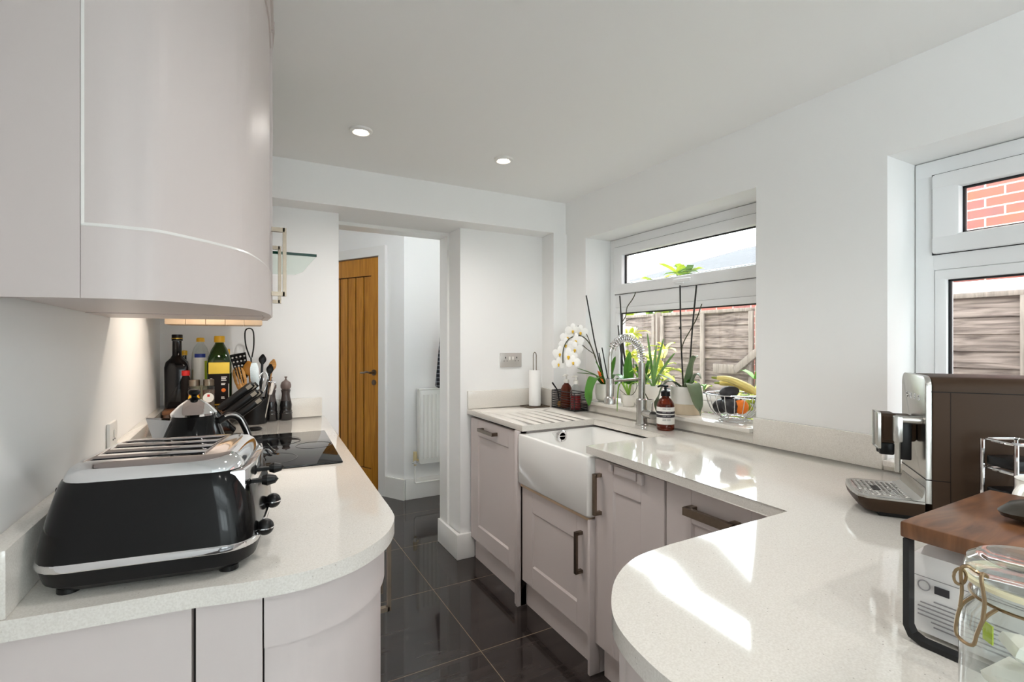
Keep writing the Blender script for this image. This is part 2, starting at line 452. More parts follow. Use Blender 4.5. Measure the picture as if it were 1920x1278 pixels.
for (a, b) in ((REAR, W2[0]), (W2[1], W1[0]), (W1[1], BW2)):
    g.box(RW, XO, a, b, 0, CEIL)
for w in (W1, W2):
    g.box(RW, XO, w[0], w[1], 0, w[2]); g.box(RW, XO, w[0], w[1], w[3], CEIL)
struct('wall_right', g, M_wall)
DX0, DX1, DH = .458, 1.156, 1.985
g = G().box(LW, DX0, BW, BW2, 0, CEIL).box(DX1, RW, BW, BW2, 0, CEIL).box(DX0, DX1, BW, BW2, DH, CEIL)
struct('wall_back', g, M_wall)
g = G().box(DX1-.014, DX1, 2.93, BW2, 0, DH-.02).box(DX0, DX0+.014, 2.93, BW2, 0, DH-.02).box(DX0, DX1, 2.93, BW2, DH-.02, DH)
struct('trim_1', g, M_trim, 'white lining set back inside the doorway')
struct('beam', G().box(LW, RW, 2.595, BW, 1.984, CEIL), M_wall)
struct('pillar', G().prism([(1.716, 2.585), (RW, 2.585), (RW, BW), (1.735, BW)], ZR+.1, 1.982), M_wall)
g = G().box(-1.5, 2.2, REAR-.12, REAR, 2.1, CEIL).box(-1.5, -.3, REAR-.12, REAR, 0, 2.1).box(1.2, 2.2, REAR-.12, REAR, 0, 2.1).box(-.3, 1.2, REAR-.12, REAR, 0, .95)
struct('wall_rear', g, M_wall)
g = G()
for x in (-.3, .415, 1.13): g.box(x, x+.07, REAR-.1, REAR-.03, .95, 2.1)
g.box(-.3, 1.2, REAR-.1, REAR-.03, 2.03, 2.1).box(-.3, 1.2, REAR-.1, REAR-.03, .95, 1.02)
wf = struct('fill_window_rear', g, M_upvc)  # rear window added behind the camera to light the room, unseen
obj('pane', G().box(-.25, 1.15, REAR-.07, REAR-.062, 1.0, 2.04), M_glass, wf)
wf = struct('fill_window_side', G().box(-1.48, -1.42, -3.9, -3.83, 0, 2.08).box(-1.48, -1.42, -2.78, -2.71, 0, 2.08).box(-1.48, -1.42, -1.67, -1.6, 0, 2.08).box(-1.48, -1.42, -3.9, -1.6, 2.01, 2.08).box(-1.48, -1.42, -3.9, -1.6, 0, .07), M_upvc)  # unseen side glazing, added to bring more daylight indoors
obj('pane', G().box(-1.455, -1.448, -3.85, -1.65, .06, 2.02), M_glass, wf)
struct('door_light_block', G().prism([along(.1, -.13), along(1.5, -.13), along(1.5, -.2), along(.1, -.2)], 0, 2.4), M_wall)  # unseen panel added behind the oak door to block light at its gaps
# hall beyond the doorway
HZ = 2.42
struct('wall_hall', G().box(1.178, 2.3, 3.984, 4.08, 0, HZ), M_wall)
def astrip(g, t0, t1, z0, z1, o0, o1):
    return g.prism([along(t0, o0), along(t1, o0), along(t1, o1), along(t0, o1)], z0, z1)
g = G(); astrip(g, 0, .275, 0, HZ, 0, -.1); astrip(g, .275, 1.105, 2.03, HZ, 0, -.1); astrip(g, 1.105, 1.8, 0, HZ, 0, -.1)
struct('wall_angled', g, M_wall)
struct('wall_hall_left', G().box(.1, .2, BW2, 5.6, 0, HZ), M_wall)
g = G().box(2.2, 2.3, BW2-.1, 3.1, 0, HZ).box(2.2, 2.3, 3.9, 3.984, 0, HZ).box(2.2, 2.3, 3.1, 3.9, 2.1, HZ)
struct('wall_hall_right', g, M_wall)
struct('wall_hall_front', G().box(RW, 2.2, BW2-.1, BW2, 0, HZ), M_wall)
struct('ceiling_hall', G().box(.1, 2.3, BW2-.02, 5.6, HZ, HZ+.1), M_ceil)
wf = struct('window_4', G().box(2.22, 2.28, 3.1, 3.15, 0, 2.1).box(2.22, 2.28, 3.85, 3.9, 0, 2.1).box(2.22, 2.28, 3.1, 3.9, 0, .06).box(2.22, 2.28, 3.1, 3.9, 2.05, 2.1), M_upvc)
obj('pane', G().box(2.245, 2.252, 3.14, 3.86, .05, 2.06), M_glass, wf)
# skirting
g = G().prism([(DX1-.028, BW-.018), (1.242, BW-.018), (1.242, BW), (DX1-.01, BW), (DX1-.01, BW2), (DX1-.028, BW2)], 0, .15, .003)
struct('baseboard_back', g, M_trim)
g = G().box(1.185, 2.19, 3.966, 3.984, 0, .17, .004)
struct('baseboard_hall', g, M_trim)
g = G(); astrip(g, -.01, .2, 0, .17, .018, 0)
struct('baseboard_angled', g, M_trim)
g = G(); astrip(g, .2, .28, 0, 2.03, .02, 0); astrip(g, .2, 1.18, 2.03, 2.11, .02, 0); astrip(g, 1.1, 1.18, 0, 2.03, .02, 0)
struct('trim_2', g, M_trim, 'white casing round the oak door')

def door_along(t, off=0.): return along(t-.085, off)
def door_strip(g, t0, t1, *a): return astrip(g, t0-.085, t1-.085, *a)
# oak door in the angled wall
d = thing('door_1', 'oak cottage style hall door with vertical boards', 'door')
d['kind'] = 'structure'; del d['category']
g = G(); door_strip(g, .367, .467, .01, 2.02, .004, -.034); door_strip(g, 1.083, 1.183, .01, 2.02, .004, -.034)
door_strip(g, .467, 1.083, 1.87, 2.02, .004, -.034); door_strip(g, .467, 1.083, .01, .2, .004, -.034)
obj('door_frame', g, M_oak, d)
g = G()
nb = 6; bw = (1.083-.467)/nb
for i in range(nb):
    door_strip(g, .467+i*bw+.008, .467+(i+1)*bw-.008, .208, 1.862, -.004, -.03)
obj('board_panel', g, M_oak, d)
g = G(); door_strip(g, .466, 1.084, .199, 1.871, -.012, -.016)
obj('board_groove', g, M_oakdark, d)
hp = door_along(.43, .004)
hq = door_along(.43, .05); hr = door_along(.55, .05)
hz = 1.035
h = obj('door_handle', G().cyl((hp[0], hp[1], hz), door_along(.43, .012)+(hz,), .026).cyl(door_along(.43, .012)+(hz,), hq+(hz,), .009)
    .tube([hq+(hz,), door_along(.47, .055)+(hz+.006,), door_along(.51, .052)+(hz-.002,), hr+(hz-.004,)], [.009, .009, .008, .007], 10), M_pewter, d)
obj('escutcheon', G().cyl((hp[0], hp[1], hz-.085), door_along(.43, .012)+(hz-.085,), .024).box(-.002, .002, -.002, .002, -.012, .012, mtx=T(*door_along(.43, .014), hz-.087)), M_pewter, h)

# radiator on the hall wall
r = thing('radiator', 'white ribbed panel radiator under the checked cloth in the hall', 'radiator', (1.62, 3.90, 0))
g = G().box(-.335, .335, -.01, .012, .30, .905, .006)
for i in range(18):
    x = -.30+i*.0353
    g.prism([(x-.011, -.01), (x-.006, -.022), (x+.006, -.022), (x+.011, -.01)], .345, .865)
obj('panel', g, M_rad, r)
obj('side_cover', G().box(-.343, -.336, -.012, .06, .31, .905, .003).box(.336, .343, -.012, .06, .31, .905, .003).box(-.343, .343, -.012, .06, .906, .912), M_rad, r)
v = obj('valve', G().cyl((-.37, .02, .335), (-.37, .02, .40), .018, .015).cyl((-.37, .02, .29), (-.37, .02, .335), .011).cyl((-.385, .02, .33), (-.336, .02, .33), .009), M_brass, r)
obj('valve_body', G().cyl((-.37, .02, .30), (-.37, .02, .332), .014).cyl((-.395, .02, .315), (-.35, .02, .315), .008), M_chrome, v)
obj('pipe', G().tube([(-.37, .03, .29), (-.37, .03, .15), (-.36, .035, .14), (.3, .035, .14)], .008, 10).cyl((-.1, .035, .14), (-.1, .02, .13), .013), M_rad, r)
# checked cloth hanging by the doorway in the hall
g = G()
rings = []
for i in range(9):
    u = i/8; z = 1.42-.5*u
    hw = .055+.05*u
    ring = []
    for j in range(20):
        a = 2*PI*j/20
        ring.append((hw*math.cos(a)*(1+.12*math.sin(5*a)), .03*math.sin(a)+.006*math.sin(3*a+u*3), z+.01*math.sin(3*a)*u))
    rings.append(ring)
g.loft(rings)
c = tag(obj('checked_cloth', g, M_coat), 'dark blue and white checked cloth hanging above the radiator', 'cloth'); c.location = (1.505, 3.84, .01)

# ------------------------------------------------------------------ windows
def window(n, y0, y1, z0, z1, X, mul0, mul1, sash_y0, label):
    # outer frame at X..X+.07; transom mul0..mul1; opening top sash; fixed lower light
    fo = .055
    g = G().box(X, X+.07, y0, y1, z1-fo, z1, .006).box(X, X+.07, y0, y1, z0, z0+fo, .006)
    g.box(X+.001, X+.069, y0, y0+fo, z0+.01, z1-.01, .006).box(X+.001, X+.069, y1-fo, y1, z0+.01, z1-.01, .006).box(X, X+.068, y0+fo-.004, y1-fo+.004, mul0, mul1, .005)
    w = struct(n, g, M_upvc, label)
    # top sash
    s0, s1, t0, t1 = y0+fo-.004, y1-fo+.004, mul1-.004, z1-fo+.004
    sf = .072
    g = G().box(X-.016, X+.05, s0, s1, t1-sf*.72, t1, .008).box(X-.016, X+.05, s0, s1, t0, t0+sf*.8, .008)
    g.box(X-.015, X+.05, s0, s0+sf, t0+.006, t1-.006, .008).box(X-.015, X+.05, s1-sf, s1, t0+.006, t1-.006, .008)
    sash = obj('sash', g, M_upvc, w)
    q = .006
    g = G().box(X+.010, X+.022, s0+sf-q, s1-sf+q, t1-sf*.72-q, t1-sf*.72+.001).box(X+.010, X+.022, s0+sf-q, s1-sf+q, t0+sf*.8-.001, t0+sf*.8+q)
    g.box(X+.010, X+.022, s0+sf-.001, s0+sf+q, t0+sf*.8, t1-sf*.72).box(X+.010, X+.022, s1-sf-q, s1-sf+.001, t0+sf*.8, t1-sf*.72)
    obj('gasket', g, M_gasket, sash)
    obj('pane', G().box(X+.022, X+.028, s0+sf-.002, s1-sf+.002, t0+sf*.8-.002, t1-sf*.72+.002), M_glass, sash)
    # shadow gap round the sash, imitated by thin black strips
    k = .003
    obj('sash_shadow_line', G().box(X-.001, X+.002, s0-k, s0+.001, t0-k, t1+k).box(X-.001, X+.002, s1-.001, s1+k, t0-k, t1+k).box(X-.001, X+.002, s0, s1, t0-k, t0+.001).box(X-.001, X+.002, s0, s1, t1-.001, t1+k), M_gasket, w)
    # lower light: bead, gasket, pane
    l0, l1, b0, b1 = y0+fo, y1-fo, z0+fo, mul0
    bd = .032
    g = G().box(X-.004, X+.05, l0, l1, b1-bd, b1, .005).box(X-.004, X+.05, l0, l1, b0, b0+bd, .005)
    g.box(X-.003, X+.05, l0, l0+bd, b0+.004, b1-.004, .005).box(X-.003, X+.05, l1-bd, l1, b0+.004, b1-.004, .005)
    bead = obj('glazing_bead', g, M_upvc, w)
    g = G().box(X+.010, X+.022, l0+bd-q, l1-bd+q, b1-bd-q, b1-bd+.001).box(X+.010, X+.022, l0+bd-q, l1-bd+q, b0+bd-.001, b0+bd+q)
    g.box(X+.010, X+.022, l0+bd-.001, l0+bd+q, b0+bd, b1-bd).box(X+.010, X+.022, l1-bd-q, l1-bd+.001, b0+bd, b1-bd)
    obj('gasket', g, M_gasket, bead)
    obj('pane', G().box(X+.022, X+.028, l0+bd-.002, l1-bd+.002, b0+bd-.002, b1-bd+.002), M_glass, bead)
    # handle in the middle of the sash's lower rail
    ym = (y0+y1)/2-.01
    g = G().box(X-.026, X-.0165, ym-.03, ym+.03, t0+.012, t0+.038, .004).cyl((X-.026, ym, t0+.026), (X-.045, ym, t0+.026), .009)
    g.box(X-.055, X-.043, ym-.10, ym+.012, t0+.017, t0+.036, .005)
    obj('window_handle', g, M_upvc, sash)
    return w
window('window_1', W1[0]+.002, W1[1]-.002, W1[2]+.022, W1[3]-.002, 2.0, 1.505, 1.59, 0, 'white double glazed window with a top opener over the sink')
window('window_2', W2[0]+.002, W2[1]-.002, W2[2]+.022, W2[3]-.002, 1.99, 1.535, 1.592, 0, 'white double glazed window beside the coffee machine')
def sill(n, y0, y1, z, xf):
    struct(n, G().box(xf, 1.999 if n == 'trim_3' else 1.989, y0, y1, z-.018, z, .003), M_quartz, 'pale stone window sill')
sill('trim_3', W1[0]+.002, W1[1]-.002, .956, 1.775)
sill('trim_4', W2[0]+.002, W2[1]-.002, .928, 1.78)

# ------------------------------------------------------------------ downlights and further lamps added unseen for fill light
LAMPS = [(.438, 2.10), (1.109, 2.105), (.62, .70), (.44, -.6), (1.11, -.6)]
WATT = [12, 12, 9, 7, 7]
LN = ['round white recessed ceiling light above the hob side of the aisle', 'round white recessed ceiling light above the sink side of the aisle',
      'added fill light in the ceiling over the near end of the aisle', 'added fill light in the ceiling behind the viewer on the left', 'added fill light in the ceiling behind the viewer on the right']
dl = thing('ceiling_light', LN[0], 'ceiling light', (LAMPS[0][0], LAMPS[0][1], CEIL), 0, 'recessed ceiling lights')
obj('trim_ring', G().lathe([(.024, .006), (.026, -.006), (.034, -.012), (.046, -.008), (.047, 0), (.024, .006)][::-1], 32), M_trim, dl)
obj('lamp_lens', G().lathe([(0, -.0035), (.024, -.0035), (.024, .004), (0, .004)], 28), M_lamp, dl)
for i in range(1, len(LAMPS)):
    dup(dl, (LAMPS[i][0], LAMPS[i][1], CEIL), 0, LN[i])
for i, (x, y) in enumerate(LAMPS):
    L = bpy.data.lights.new('downlight', 'SPOT'); L.energy = WATT[i]; L.color = (1, .96, .92); L.spot_size = 2.6; L.spot_blend = 1.0; L.shadow_soft_size = .03
    o = bpy.data.objects.new('downlight', L); COL.objects.link(o); o.location = (x, y, CEIL-.02)

# ------------------------------------------------------------------ left run
arc = [(-.320, .948), (-.187, .934), (-.066, .922), (.007, .908), (.092, .902), (.163, .921), (.210, .949), (.259, 1.0), (.293, 1.067), (.305, 1.127), (.312, 1.272), (.327, 1.583)]
edge = [(p.x, p.y) for p in smooth_path([V((a, b)) for a, b in arc], 5)]
poly = edge + [(.386, 2.745), (-.320, 2.745)]
wt = tag(obj('worktop', G().prism(poly, ZL-.03, ZL, .003), M_quartz), 'cream speckled stone worktop with a rounded end under the toaster', 'worktop')
wt['group'] = 'stone worktops'
tag(obj('splashback', G().box(-.320, -.288, .947, 2.728, ZL+.0005, 1.012, .0015), M_quartz), 'low cream stone upstand along the left wall behind the toaster', 'splashback', 'stone upstands')
tag(obj('splashback', G().box(-.285, .372, 2.731, 2.749, ZL+.0005, 1.012, .0015), M_quartz), 'low cream stone upstand behind the two pepper mills', 'splashback', 'stone upstands')
# hob
hb = thing('hob', 'black glass induction hob set into the left worktop', 'hob', (.148, 1.96, ZL), -.05)
obj('glass_plate', G().box(-.155, .155, -.305, .305, .0005, .006, .002), M_hob, hb)
for (x, y, r_) in ((-.06, -.17, .085), (-.05, .14, .1), (.09, .0, .06)):
    obj('cooking_zone', G().lathe([(r_, .0062), (r_, .0068), (r_+.0025, .0068), (r_+.0025, .0062), (r_, .0062)], 40, (x, y, 0)), M_hobmark, hb)

def handle_bar(p0, p1, out, sec=.011):
    """a square D handle between two points; out is the vector it stands off by"""
    p0, p1, out = V(p0), V(p1), V(out)
    g = G(); t = (p1-p0).normalized(); n = out.normalized(); b = t.cross(n)
    def bar(a, c, w, h, tt, nn):
        bb = tt.cross(nn); rings = []
        for p in (a, c):
            rings.append([p+nn*h+bb*w, p-nn*h+bb*w, p-nn*h-bb*w, p+nn*h-bb*w])
        g.loft(rings)
    s = sec/2
    bar(p0+out-t*s, p1+out+t*s, s*1.2, s*.8, t, n)
    bar(p0, p0+out, s*1.2, s, n, t); bar(p1, p1+out, s*1.2, s, n, t)
    return g

def door_slab(y0, y1, z0, z1, X, stile=.1, rail=.1, th=.02, rec=.007, rail_b=None):
    """shaker door facing -x: frame plus recessed panel as one mesh"""
    rail_b = rail if rail_b is None else rail_b
    g = G()
    g.box(X, X+th, y0, y0+stile, z0, z1, .0015, 1).box(X, X+th, y1-stile, y1, z0, z1, .0015, 1)
    g.box(X, X+th, y0+stile-.0005, y1-stile+.0005, z1-rail, z1, .0015, 1).box(X, X+th, y0+stile-.0005, y1-stile+.0005, z0, z0+rail_b, .0015, 1)
    a, b, c, d_ = y0+stile, y1-stile, z0+rail_b, z1-rail
    g.box(X+rec, X+th, a-.002, b+.002, c-.002, d_+.002)
    # chamfered bead round the recess
    k = .007
    for q in ([(X+.0012, a-.001, c), (X+rec, a+k, c+k), (X+rec, a+k, d_-k), (X+.0012, a-.001, d_)], [(X+.0012, b+.001, d_), (X+rec, b-k, d_-k), (X+rec, b-k, c+k), (X+.0012, b+.001, c)],
              [(X+.0012, a, d_+.001), (X+rec, a+k, d_-k), (X+rec, b-k, d_-k), (X+.0012, b, d_+.001)], [(X+.0012, b, c-.001), (X+rec, b-k, c+k), (X+rec, a+k, c+k), (X+.0012, a, c-.001)]):
        g.bm.faces.new([g.bm.verts.new(p) for p in q])
    return g

# curved end base unit (left)
inn = [(p[0]*1.0-.012*0, p[1]) for p in edge]
def inset(path, d_):
    out = []; k = len(path)
    for i, p in enumerate(path):
        a = V(path[max(i-1, 0)]); b = V(path[min(i+1, k-1)]); t = (b-a).normalized(); n = V((-t.y, t.x))
        out.append((p[0]+n.x*d_, p[1]+n.y*d_))
    return out
def resample(path, d_):
    out = [tuple(path[0])]; acc = 0
    for a, b in zip(path, path[1:]):
        L_ = math.dist(a, b); n_ = max(1, round(L_/d_))
        for j in range(1, n_+1): out.append((a[0]+(b[0]-a[0])*j/n_, a[1]+(b[1]-a[1])*j/n_))
    return out
face = resample(inset(edge, .022), .003)
iA = min(range(len(face)), key=lambda i: abs(face[i][0]+.066)); iB = min(range(len(face)), key=lambda i: abs(face[i][0]-.031))
iC = min(range(len(face)), key=lambda i: abs(face[i][1]-1.30) + (0 if face[i][0] > .2 else 9))
eb = thing('end_base_unit', 'pale grey base unit with a curved door at the near end of the left run', 'cabinet', group='left base units')
obj('carcass', G().prism(inset(face, .021)[1:iC+1] + [(.26, 1.30), (-.318, 1.30)], .12, ZL-.032), M_gap, eb)
obj('side_panel', G().wallstrip(face[:iA], .10, ZL-.034, .018), M_cab, eb)
obj('filler_panel', G().wallstrip(face[iA+1:iB+1], .10, ZL-.034, .018), M_cab, eb)
cd = obj('curved_door', G().wallstrip(face[iB+1:iC+1], .79, ZL-.036, .018).wallstrip(inset(face, .008)[iB+1:iC+1], .12, .7925, .012), M_cab, eb)
fx, fy = face[iC][0], face[iC][1]
obj('handle', handle_bar((.300, 1.265, .62), (.300, 1.265, .79), (.034, 0, 0)), M_nickel, cd)
obj('plinth', G().wallstrip(inset(face, .05)[2:iC+1], 0, .1, .015), M_cab, eb)
def base_unit_left(y0, y1, label):
    t = thing('base_unit', label, 'cabinet', (0, 0, 0), 0, 'left base units')
    xa = .29+.05*(y0-1.28)
    obj('carcass', G().box(-.299, xa-.006, y0+.001, y1-.001, .12, ZL-.033), M_gap, t)
    dd = obj('door', G().box(xa-.004, xa+.016, y0+.003, y1-.003, .125, ZL-.036, .002), M_cab, t)
    obj('handle', handle_bar((xa+.016, y0+.06, .62), (xa+.016, y0+.06, .79), (.03, 0, 0)), M_nickel, dd)
    obj('plinth', G().box(xa-.05, xa-.035, y0+.001, y1-.001, 0, .12), M_cab, t)
base_unit_left(1.302, 1.95, 'pale grey base unit under the near half of the hob')
base_unit_left(1.952, 2.745, 'pale grey base unit under the pepper mills by the doorway')

# wall units (left)
ZB, ZT = 1.370, CEIL-.03
up_pts = [(-.3205, 1.000), (-.2125, .968), (-.155, .966), (-.1015, .983), (-.0036, 1.094), (.035, 1.20), (.0618, 1.346), (.073, 1.49)]
up = [(p.x, p.y) for p in smooth_path([V(p) for p in up_pts], 6)]
up = resample(up, .003)
iS = min(range(len(up)), key=lambda i: abs(up[i][0]+.2125)+abs(up[i][1]-.968))
ue = thing('curved_wall_unit', 'off white wall unit with a large curved door high on the left', 'cabinet', group='left wall units')
obj('carcass', G().prism(inset(up, .022)[1:] + [(.05, 1.50), (-.320, 1.50)], ZB+.003, ZT), M_cab, ue)
obj('side_panel', G().wallstrip(up[:iS+1], ZB, ZT, .018), M_cab, ue)
pd = [up[iS]]+up[iS+1:]
pd[0] = (up[iS][0]+.0009, up[iS][1])
dr = obj('curved_door', G().wallstrip(inset(up, .004)[iS+1:], 1.478, 2.10, .014).wallstrip(pd, ZB, 1.480, .018).wallstrip(pd, 2.098, ZT, .018), M_cab, ue)
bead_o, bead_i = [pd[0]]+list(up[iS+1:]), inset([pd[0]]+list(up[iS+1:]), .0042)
obj('highlight_bead', G().loft([[(a[0], a[1], 1.4795), (a[0], a[1], 1.4805), (b_[0], b_[1], 1.4855), (b_[0], b_[1], 1.4795)] for a, b_ in zip(bead_o, bead_i)])
    .loft([[(pd[0][0], pd[0][1], z), (pd[0][0]+.0006, pd[0][1], z), (pd[0][0]+.0045, pd[0][1]+.0042, z), (pd[0][0], pd[0][1]+.0042, z)] for z in (1.482, 2.098)]), M_trim, dr)  # bead given whiter paint to stand in for its highlight line
obj('handle', handle_bar((.071, 1.45, 1.43), (.071, 1.45, 1.60), (.032, 0, 0)), M_nickel, dr)
obj('cornice', G().wallstrip(inset(up, -.006), ZT, CEIL-.001, .03), M_cab, ue)
wu = thing('wall_unit', 'off white wall unit between the curved unit and the glass hood', 'cabinet', group='left wall units')
obj('carcass', G().box(-.320, .056, 1.502, 1.77, ZB+.001, ZT), M_cab, wu)
dd = obj('door', G().box(.058, .077, 1.503, 1.769, ZB, ZT, .002), M_cab, wu)
obj('handle', handle_bar((.077, 1.735, 1.43), (.077, 1.735, 1.60), (.032, 0, 0)), M_nickel, dd)
obj('cornice', G().box(.04, .082, 1.502, 1.77, ZT, CEIL-.001), M_cab, wu)
w3 = thing('wall_unit', 'off white wall unit above the oil bottles in the far corner', 'cabinet', group='left wall units')
obj('carcass', G().box(-.320, .062, 2.36, 2.583, ZB+.035, ZT), M_cab, w3)
dd = obj('door', G().box(.064, .083, 2.361, 2.582, ZB+.03, ZT, .002), M_cab, w3)
obj('handle', handle_bar((.083, 2.40, 1.45), (.083, 2.40, 1.62), (.032, 0, 0)), M_nickel, dd)
g = G()
for i in range(5): g.box(-.262+i*.069, -.262+i*.069+.0675, 2.362, 2.58, ZB+.002, ZB+.029, .001)
obj('pelmet', g, M_strip, w3)
# glass extractor hood
hd = thing('extractor_hood', 'glass canopy cooker hood between the wall units', 'cooker hood')
obj('chimney', G().box(-.320, -.03, 1.90, 2.22, 1.64, CEIL-.002, .003), M_steel, hd)
obj('motor_box', G().box(-.30, .02, 1.82, 2.30, 1.60, 1.64, .004), M_steel, hd)
cp = [(-.045, 1.79), (.225, 1.79)] + [(.225, 1.79+.5*i/6) for i in range(1, 6)] + [(.205, 2.32), (.16, 2.335), (-.045, 2.335)]
can = obj('glass_canopy', G().prism(cp, 1.590, 1.597), M_greenglass, hd)
obj('canopy_edge', G().box(-.295, .226, 1.785, 1.789, 1.589, 1.598), M_greenedge, can)

for y in (1.94, 2.18):
    obj('hood_lamp', G().lathe([(0, -.002), (.022, -.002), (.024, .001), (0, .001)], 20, (-.10, y, 1.599)), M_lamp, hd)
    L = bpy.data.lights.new('hood_light', 'SPOT'); L.energy = 3.0; L.color = (1, .84, .70); L.spot_size = 2.5; L.spot_blend = 1; L.shadow_soft_size = .02
    o = bpy.data.objects.new('hood_light', L); COL.objects.link(o); o.location = (-.10, y, 1.586)
# wall sockets
def socket(loc, rz, wd, ht, label, m, rockers):
    t = thing('wall_socket', label, 'socket', loc, rz)
    obj('plate', G().box(-wd/2, wd/2, -.009, 0, -ht/2, ht/2, .003), m, t)
    for x in ((-wd*.26, wd*.26) if wd > .12 else (0,)):
        g = G().box(x-.003, x+.003, -.0098, -.0088, .010, .020)
        g.box(x-.014, x-.008, -.0098, -.0088, -.008, -.004).box(x+.008, x+.014, -.0098, -.0088, -.008, -.004)
        obj('pin_holes', g, M_gasket, t)
    for x in rockers:
        obj('rocker', G().box(x-.006, x+.006, -.013, -.009, .0, .022, .002), M_white, t)
    return t
socket((1.499, BW-.0005, 1.185), 0, .154, .09, 'steel double wall socket above the draining board', M_socket, (-.012, .012))
socket((LW+.0005, 1.76, 1.035), PI/2, .09, .086, 'white wall socket on the left wall behind the toaster', M_trim, (.0,))

# ------------------------------------------------------------------ right run
outline = [(1.199, 2.747), (1.199, 2.080), (1.635, 2.080), (1.635, 1.562), (1.190, 1.562), (1.160, .722)]
pen = [(.760, .722), (.660, .711), (.575, .668), (.510, .605), (.474, .545), (.457, .465), (.456, .38), (.456, .22), (.470, .13), (.53, .02), (.64, -.03), (.76, -.04)]
pe = [(p.x, p.y) for p in smooth_path([V(p) for p in pen], 5)]
poly = outline + pe + [(1.8135, -.04), (1.8135, 2.583), (1.715, 2.583), (1.733, 2.747)]
wr = obj('worktop', G().prism(poly[::-1], ZR-.03, ZR, .003), M_quartz)
tag(wr, 'pale speckled stone worktop round the sink with a rounded peninsula', 'worktop', 'stone worktops')
cg = G()
for i in range(6): cg.box(1.268+i*.062, 1.2712+i*.062, 2.06, 2.47, ZR-.0012, ZR+.01)
cut(wr, cg)
for name, b in (('x', (1.2, 1.716, 2.731, 2.749)),):
    tag(obj('splashback', G().box(b[0], b[1], b[2], b[3], ZR+.0005, ZR+.108, .0015), M_quartz), 'low cream stone upstand behind the paper towel holder', 'splashback', 'stone upstands')
tag(obj('splashback', G().prism([(1.697, 2.566), (1.797, 2.566), (1.797, 2.584), (1.716, 2.584), (1.734, 2.748), (1.718, 2.729)], ZR+.0005, ZR+.108), M_quartz), 'short cream stone upstand wrapping the corner pillar behind the wire caddy', 'splashback', 'stone upstands')
tag(obj('splashback', G().box(1.797, 1.814, W1[0]-.0, 2.58, ZR+.0005, .936, .001), M_quartz), 'narrow stone upstand under the sill behind the tap', 'splashback', 'stone upstands')
tag(obj('splashback', G().box(1.792, 1.814, W2[1]+.005, W1[0]-.001, ZR+.0005, ZR+.105, .0015), M_quartz), 'cream stone upstand between the two windows', 'splashback', 'stone upstands')
tag(obj('splashback', G().box(1.797, 1.814, -.04, W2[1]+.003, ZR+.0005, .909, .001), M_quartz), 'narrow stone upstand behind the coffee machine', 'splashback', 'stone upstands')

DXF = 1.216
def unit(label, y0, y1, z0, z1, drawer=None, name='base_unit', top=ZR-.031):
    t = thing(name, label, 'cabinet', (0, 0, 0), 0, 'right base units')
    obj('carcass', G().box(DXF+.022, 1.77, y0+.002, y1-.002, .115, top-.015), M_gap, t)
    obj('plinth', G().box(1.245, 1.26, y0+.002, y1-.002, 0, .115), M_cab, t)
    return t
# integrated appliance door by the doorway
t = unit('pale grey base unit with a short bar handle beside the doorway', 2.134, 2.729, .12, .85)
d_ = obj('door', door_slab(2.155, 2.728, .13, .848, DXF, .1, .095), M_cab, t)
obj('handle', handle_bar((DXF, 2.555, .80), (DXF, 2.385, .80), (-.03, 0, 0), .015), M_pewter, d_)
obj('end_panel', G().box(1.196, 1.244, 2.136, 2.152, 0, ZR-.032, .001), M_cab, t)
# sink base
t = unit('pale grey base unit directly under the white sink', 1.556, 2.112, .12, .60, top=.612)
d_ = obj('door', door_slab(1.562, 2.110, .13, .588, DXF, .098, .1), M_cab, t)
obj('handle', handle_bar((DXF, 1.625, .372), (DXF, 1.625, .528), (-.03, 0, 0), .013), M_pewter, d_)
obj('end_panel', G().box(1.19, 1.243, 2.114, 2.131, 0, ZR-.032, .001).box(1.21, 1.77, 2.114, 2.131, .0, ZR-.032), M_cab, t)
obj('top_rail', G().box(1.206, 1.24, 1.562, 2.11, .592, .604, .002), M_strip, t)
# tall door with child latch
t = unit('pale grey base unit with a plastic child latch right of the sink', 1.176, 1.52, .12, .85)
d_ = obj('door', door_slab(1.180, 1.540, .125, .848, DXF, .108, .104), M_cab, t)
obj('handle', handle_bar((DXF, 1.505, .645), (DXF, 1.505, .79), (-.03, 0, 0), .013), M_nickel, d_)
obj('child_latch', G().box(DXF-.012, DXF-.001, 1.30, 1.415, .815, .846, .003).box(DXF-.016, DXF-.001, 1.425, 1.44, .82, .848, .003).box(DXF-.016, DXF-.001, 1.268, 1.29, .81, .848, .003), M_cab, d_)
obj('end_panel', G().box(1.192, 1.243, 1.5405, 1.5555, 0, .605, .001).box(1.24, 1.77, 1.5405, 1.5555, 0, .605), M_cab, t)
# drawer unit in the inner corner
t = unit('pale grey base unit with a wide bar handle in the inner corner', .76, 1.172, .12, .85)
d_ = obj('door', door_slab(.762, 1.170, .125, .848, DXF, .102, .104), M_cab, t)
obj('handle', handle_bar((DXF, 1.056, .79), (DXF, .906, .79), (-.034, 0, 0), .02), M_nickel, d_)
# peninsula unit
pf = inset(pe, -.022); pf = [(min(p[0], 9), p[1]) for p in inset(pe, .022)]
i0 = 0
pu = thing('peninsula_unit', 'pale grey curved base unit under the peninsula worktop', 'cabinet', group='right base units')
obj('curved_panel', G().wallstrip(pf[10:-8], .1, ZR-.033, .018), M_cab, pu)
obj('back_panel', G().box(.60, 1.212, .672, .69, .1, ZR-.033), M_cab, pu)
obj('carcass', G().box(.62, 1.77, .0, .668, .02, ZR-.035), M_gap, pu)
obj('plinth', G().wallstrip(inset(pf, .04)[10:-8], 0, .1, .015), M_cab, pu)

